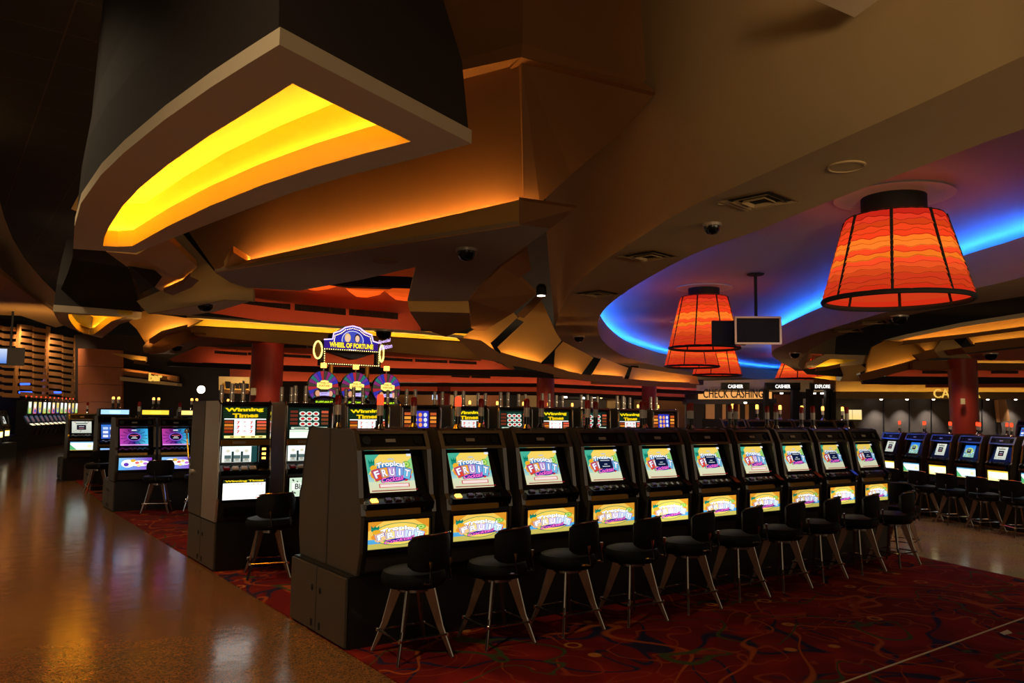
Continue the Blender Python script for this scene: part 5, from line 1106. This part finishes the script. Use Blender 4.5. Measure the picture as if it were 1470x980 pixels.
# lit alcove sign left of the red column
leaf([(314, 540), (358, 541), (358, 561), (314, 560)], 30, 'cream', [(316, 559), (357, 560)], 'led_w', .1, .03, .2)
b = MB(); nn = Vector((_fw.x, _fw.y, 0))*.1
for x0, x1, y0, y1 in ((323, 330, 547, 557), (331, 336, 550, 557), (337, 342, 549.5, 557), (343, 347, 549, 557), (348, 350, 546, 559), (351, 356, 550, 557)):
    v = [pd(x0, y0, 29.6), pd(x1, y0+.5, 29.6), pd(x1, y1, 29.6), pd(x0+1, y1, 29.6)]; b.mesh(v+[p+nn for p in v], [(0, 1, 2, 3), (4, 5, 6, 7), (0, 1, 5, 4), (1, 2, 6, 5), (2, 3, 7, 6), (3, 0, 4, 7)])
b.mesh([pd(325, 556, 29.62), pd(356, 556.5, 29.62), pd(356, 558, 29.62), pd(325, 557.5, 29.62)], [(0, 1, 2, 3)])
tag(b.build('alcove_sign', M['void'], recalc=False), 'dark cut-out sign on the cream lit alcove beside the red column', 'sign')
wspot(336, 540, 28.5, 40, (1, .8, .5), (336, 552, 30), 1.2)
# far bank of tall bright-topped machines along the wall
def topper_machine():
    t = empty('tall_slot_machine'); b = MB(); b.prism_x([(0, 0), (-.1, .28), (-.1, .38), (.1, .45), (.25, .75), (.12, .8), (.1, 1.34), (.5, 1.36), (.5, 0)], -.26, .26); b.build('body', M['black'], t)
    a = Art(.4, .46); a.bg(s(120, 200, 90), s(250, 250, 220)); a.disc(0, .1, .15, .1, k(W1, 1.3)); a.disc(0, -.12, .12, .08, s(230, 210, 80)); a.build('top_sign', t, (0, .095, 1.07))
    a = Art(.4, .28); a.bg(s(60, 54, 60), s(80, 90, 110)); a.rect(-.1, -.1, .1, .08, s(120, 80, 80)); a.build('screen', t, (0, .15, .62), tilt=.5)
    a = Art(.46, .13); a.bg(k(s(255, 226, 160), 1.6), k(s(255, 245, 225), 1.2)); a.build('button_deck', t, (0, -.03, .42), tilt=1.0)
    candle(t, 0, .25, 1.35, M['redlit'], .16); return t
t0 = topper_machine(); P0, P1 = pd(38, 640, 30.0), pd(114, 632, 36.5); P0 = pz(42, 634.5, .1); 
A0, A1 = pd(46, 600, 31.3), pd(112, 600, 38.6); ang = math.atan2(A1.y-A0.y, A1.x-A0.x)
tops = [s(120, 200, 90), s(240, 120, 170), s(60, 70, 170), s(220, 210, 60), s(150, 220, 120), s(235, 110, 160), s(60, 80, 180), s(230, 220, 80), s(170, 225, 120), s(240, 120, 110), s(50, 70, 160), s(200, 230, 90)]
for i in range(12):
    f = i/11; o = t0 if i == 0 else copy_tree(t0); p = A0.lerp(A1, f); o.location = (p.x, p.y, .55); o.rotation_euler = (0, 0, ang)
    if i:
        for ch in o.children:
            if ch.name.startswith('top_sign'):
                a = Art(.4, .46); a.bg(tops[i], k(W1, 1.1) if i % 4 in (0, 3) else s(250, 230, 150)); a.disc(0, .08, .14, .1, k(W1, 1.2) if i % 4 != 2 else s(250, 220, 90)); a.disc(.02, -.13, .12, .08, tops[(i+5) % 12]); tmp = a.build('top_sign_tmp', None, (0, .095, 1.07)); ch.data = tmp.data; bpy.data.objects.remove(tmp)
    tag(o, f'far slot machine with glowing picture top under the slatted wall, {ORD[i]} from left', 'slot machine', 'bright-topped machines of the far bank')
L = (A1-A0).length; bank_base('machine_base', -.5, L+.4, -.02, .95, .55, 'dark base cabinet under the bright-topped machines by the slatted wall', (A0.x, A0.y, 0), ang, False)
for i in range(3):
    p = A0.lerp(A1, .62+.14*i); stool(p.x+.55*math.sin(ang), p.y-.55*math.cos(ang), ang, f'far black stool under the slatted wall, {ORD[i]} towards the wood panels', 'stools of the far bank')
# cut-off machines at the left picture edge
for i, (px, D_) in enumerate(((-1, 25), (9, 26.5))):
    m = copy_tree(rp['white']); m.scale = (1, 1, 1); p = pd(px, 600, D_); m.location = (p.x, p.y, .5); m.rotation_euler = (0, 0, math.radians(70)); tag(m, f'slot machine cut off by the picture edge, {ORD[i]} from the edge', 'slot machine', 'machines at the picture edge')
p = pd(3, 600, 25.7); bank_base('machine_base', -1.4, .9, -.1, .9, .5, 'dark base cabinet at the picture edge beside the slatted wall', (p.x+.1, p.y-.2, 0), math.radians(70), False)
p = pd(8, 511, 22); t = empty('wall_television', p, YAW-PI/2+.5); b = MB(); b.box(-.2, .45, 0, .1, -.25, .25); b.build('housing', M['void'], t, bevel=.01); a = Art(.3, .4); a.bg(s(90, 140, 230), s(210, 225, 250)); a.build('screen', t, (-.12, -.02, 0)); b = MB(); b.tube([(.1, .05, .2), (.1, .05, 2.0)], .03, 6); b.build('pole', M['void'], t); tag(t, 'hanging television seen edge-on before the slatted wall at the picture edge', 'television')

# ------------------------------------------------------------------ things on the ceilings
def dome_cam(px, py, z, r, label):
    p = pz(px, py, z); t = empty('dome_camera', p); b = MB(); b.lathe([(r*1.15, -.0), (r*1.15, -.035), (r, -.04)], 0, 0, 20); b.build('mount', M['silver'], t, True)
    b = MB(); b.lathe([(r*.98, -.035), (r*.92, -.035-r*.45), (r*.6, -.035-r*.85), (.001, -.035-r)], 0, 0, 20); b.build('bubble', M['gloss'], t, True); return tag(t, label, 'security camera', 'dome cameras')
dome_cam(670, 357, ZS, .115, 'black dome camera under the brown central canopy'); dome_cam(1022, 321, ZB, .1, 'black dome camera on the near rim of the oval ceiling')
dome_cam(295, 434, ZS, .14, 'black dome camera on the grey soffit behind the large teardrop fixture'); dome_cam(254, 495, 3.5, .16, 'black dome camera on the curved ledge left of the red column')
dome_cam(831, 482, ZB, .15, 'black dome camera at the far-curving tip of the oval ceiling rim'); dome_cam(911, 524, ZB, .2, 'black dome camera at the far end of the oval ceiling rim'); dome_cam(1291, 453, ZB, .17, 'black dome camera on the far rim of the oval ceiling below the big lamp'); dome_cam(1141, 506, ZB, .17, 'black dome camera near the rounded end of the far rim')
p = pd(551, 474, 19.6); o = dome_cam(551, 474, p.z, .2, 'black dome camera above the marquee sign'); o.location = p
p = pd(1422, 507, 25.9); o = dome_cam(1422, 507, p.z, .2, 'black dome camera under the yellow coves past the right-hand column'); o.location = p
def diffuser(px, py, w, ang, label):
    p = pz(px, py, ZB); t = empty('air_vent', p, ang); b = MB(); f = MB()
    for a, z0 in ((w, -.0), (w*.72, -.012), (w*.46, -.02)):
        b.loft([[(x*a, y*a, z0-.018) for x, y in ((-1, -1), (1, -1), (1, 1), (-1, 1))], [(x*a*.8, y*a*.8, -.002) for x, y in ((-1, -1), (1, -1), (1, 1), (-1, 1))]], 0, None, False)
    b.build('louvre', M['tan'], t, recalc=False); f.box(-w*.8, w*.8, -w*.8, w*.8, -.006, -.001); f.build('duct', M['void'], t); return tag(t, label, 'air vent', 'square air vents')
diffuser(1090, 287, .3, .15, 'square air vent on the oval ceiling rim nearest the viewer'); diffuser(932, 367, .33, .15, 'square air vent on the oval ceiling rim past the dome camera'); diffuser(857, 421, .36, .15, 'square air vent at the tip of the oval ceiling rim')
diffuser(1250, 462, .4, .4, 'flat slot vent on the far rim below the big lamp, nearer it'); diffuser(1214, 474, .4, .4, 'flat slot vent on the far rim, nearer the rounded end')
def speaker_disc(px, py, z, r, m, label):
    p = pz(px, py, z); t = MB(); t.lathe([(r, -.001), (r, -.014), (r*.9, -.018), (r*.86, -.01), (.001, -.01)], p.x, p.y, 24); t.v = [(x, y, z+q) for x, y, q in t.v]; return tag(t.build('ceiling_speaker', M[m], None, True), label, 'ceiling speaker', 'ceiling speakers')
speaker_disc(1215, 238, ZB, .17, 'tan', 'round ceiling speaker on the near rim of the oval ceiling'); speaker_disc(553, 374, ZS, .17, 'brown', 'round ceiling speaker under the brown central canopy'); speaker_disc(1037, 290, ZB, .05, 'tan', 'tiny round sprinkler plate on the oval rim beside the nearest square vent')

# ------------------------------------------------------------------ general light: dim ambient world plus unseen lamps added to brighten the room
w = bpy.data.worlds.new('room_air'); bpy.context.scene.world = w; w.use_nodes = True; w.node_tree.nodes['Background'].inputs[0].default_value = (1, .74, .45, 1); w.node_tree.nodes['Background'].inputs[1].default_value = .17
def downlight(x, y, z, e, label=None, col=(1, .76, .46), size=2.2):
    ld = bpy.data.lights.new('downlight', 'SPOT'); ld.energy = e; ld.color = col; ld.spot_size = size; ld.spot_blend = 1; ld.shadow_soft_size = .15
    lo = bpy.data.objects.new('downlight', ld); C.objects.link(lo); lo.location = (x, y, z); return lo
def fill_point(x, y, z, e, r=.3, col=(1, .72, .42)):
    ld = bpy.data.lights.new('room_fill', 'POINT'); ld.energy = e; ld.color = col; ld.shadow_soft_size = r
    lo = bpy.data.objects.new('room_fill', ld); C.objects.link(lo); lo.location = (x, y, z); return lo
downlight(-1, 3, 6.9, 700); downlight(-1, 10, 6.9, 700); downlight(0, 18, 6.9, 600); downlight(11.2, 3.5, 3.9, 110); downlight(12.5, 9.5, 4.6, 200)  # added spots without fittings, brightening the floor and walkway
def fill_uplight(p, t, e, size, col=(1, .72, .4)):
    ld = bpy.data.lights.new('ceiling_fill', 'SPOT'); ld.energy = e; ld.color = col; ld.spot_size = size; ld.spot_blend = .6; ld.shadow_soft_size = .8
    lo = bpy.data.objects.new('ceiling_fill', ld); C.objects.link(lo); lo.location = p; lo.rotation_euler = (Vector(t)-Vector(p)).to_track_quat('-Z', 'Y').to_euler(); return lo
fill_uplight((-3, -5, 2.2), (2, 7, 6), 480, 1.0); fill_uplight((-1, -5, 2), (7.8, 1.7, 5.2), 2500, .68); fill_uplight((7, -7, 2.2), (10.5, 5, 6), 900, .85); fill_uplight((12, -6, 2.2), (11, 6, 5.5), 900, .9)  # unseen spots behind the camera, added to brighten the ceilings
fill_uplight(pd(60, 545, 20), pd(20, 410, 25), 500, 1.2, (1, .62, .32)); downlight(*pd(375, 492, 20.6), 260); downlight(*pd(783, 535, 28.6), 120); downlight(*pd(1378, 524, 26.6), 140)  # added spots lifting the left arc and the red columns
fill_point(*pd(850, 556, 48.5), 300, .1); fill_point(*pd(660, 560, 49), 200, .1); fill_point(*pd(500, 556, 46), 120, .1); fill_point(*pd(1060, 590, 35.5), 60, .1); fill_point(*pd(230, 560, 34), 60, .1)  # point lamps added to brighten the dark far walls
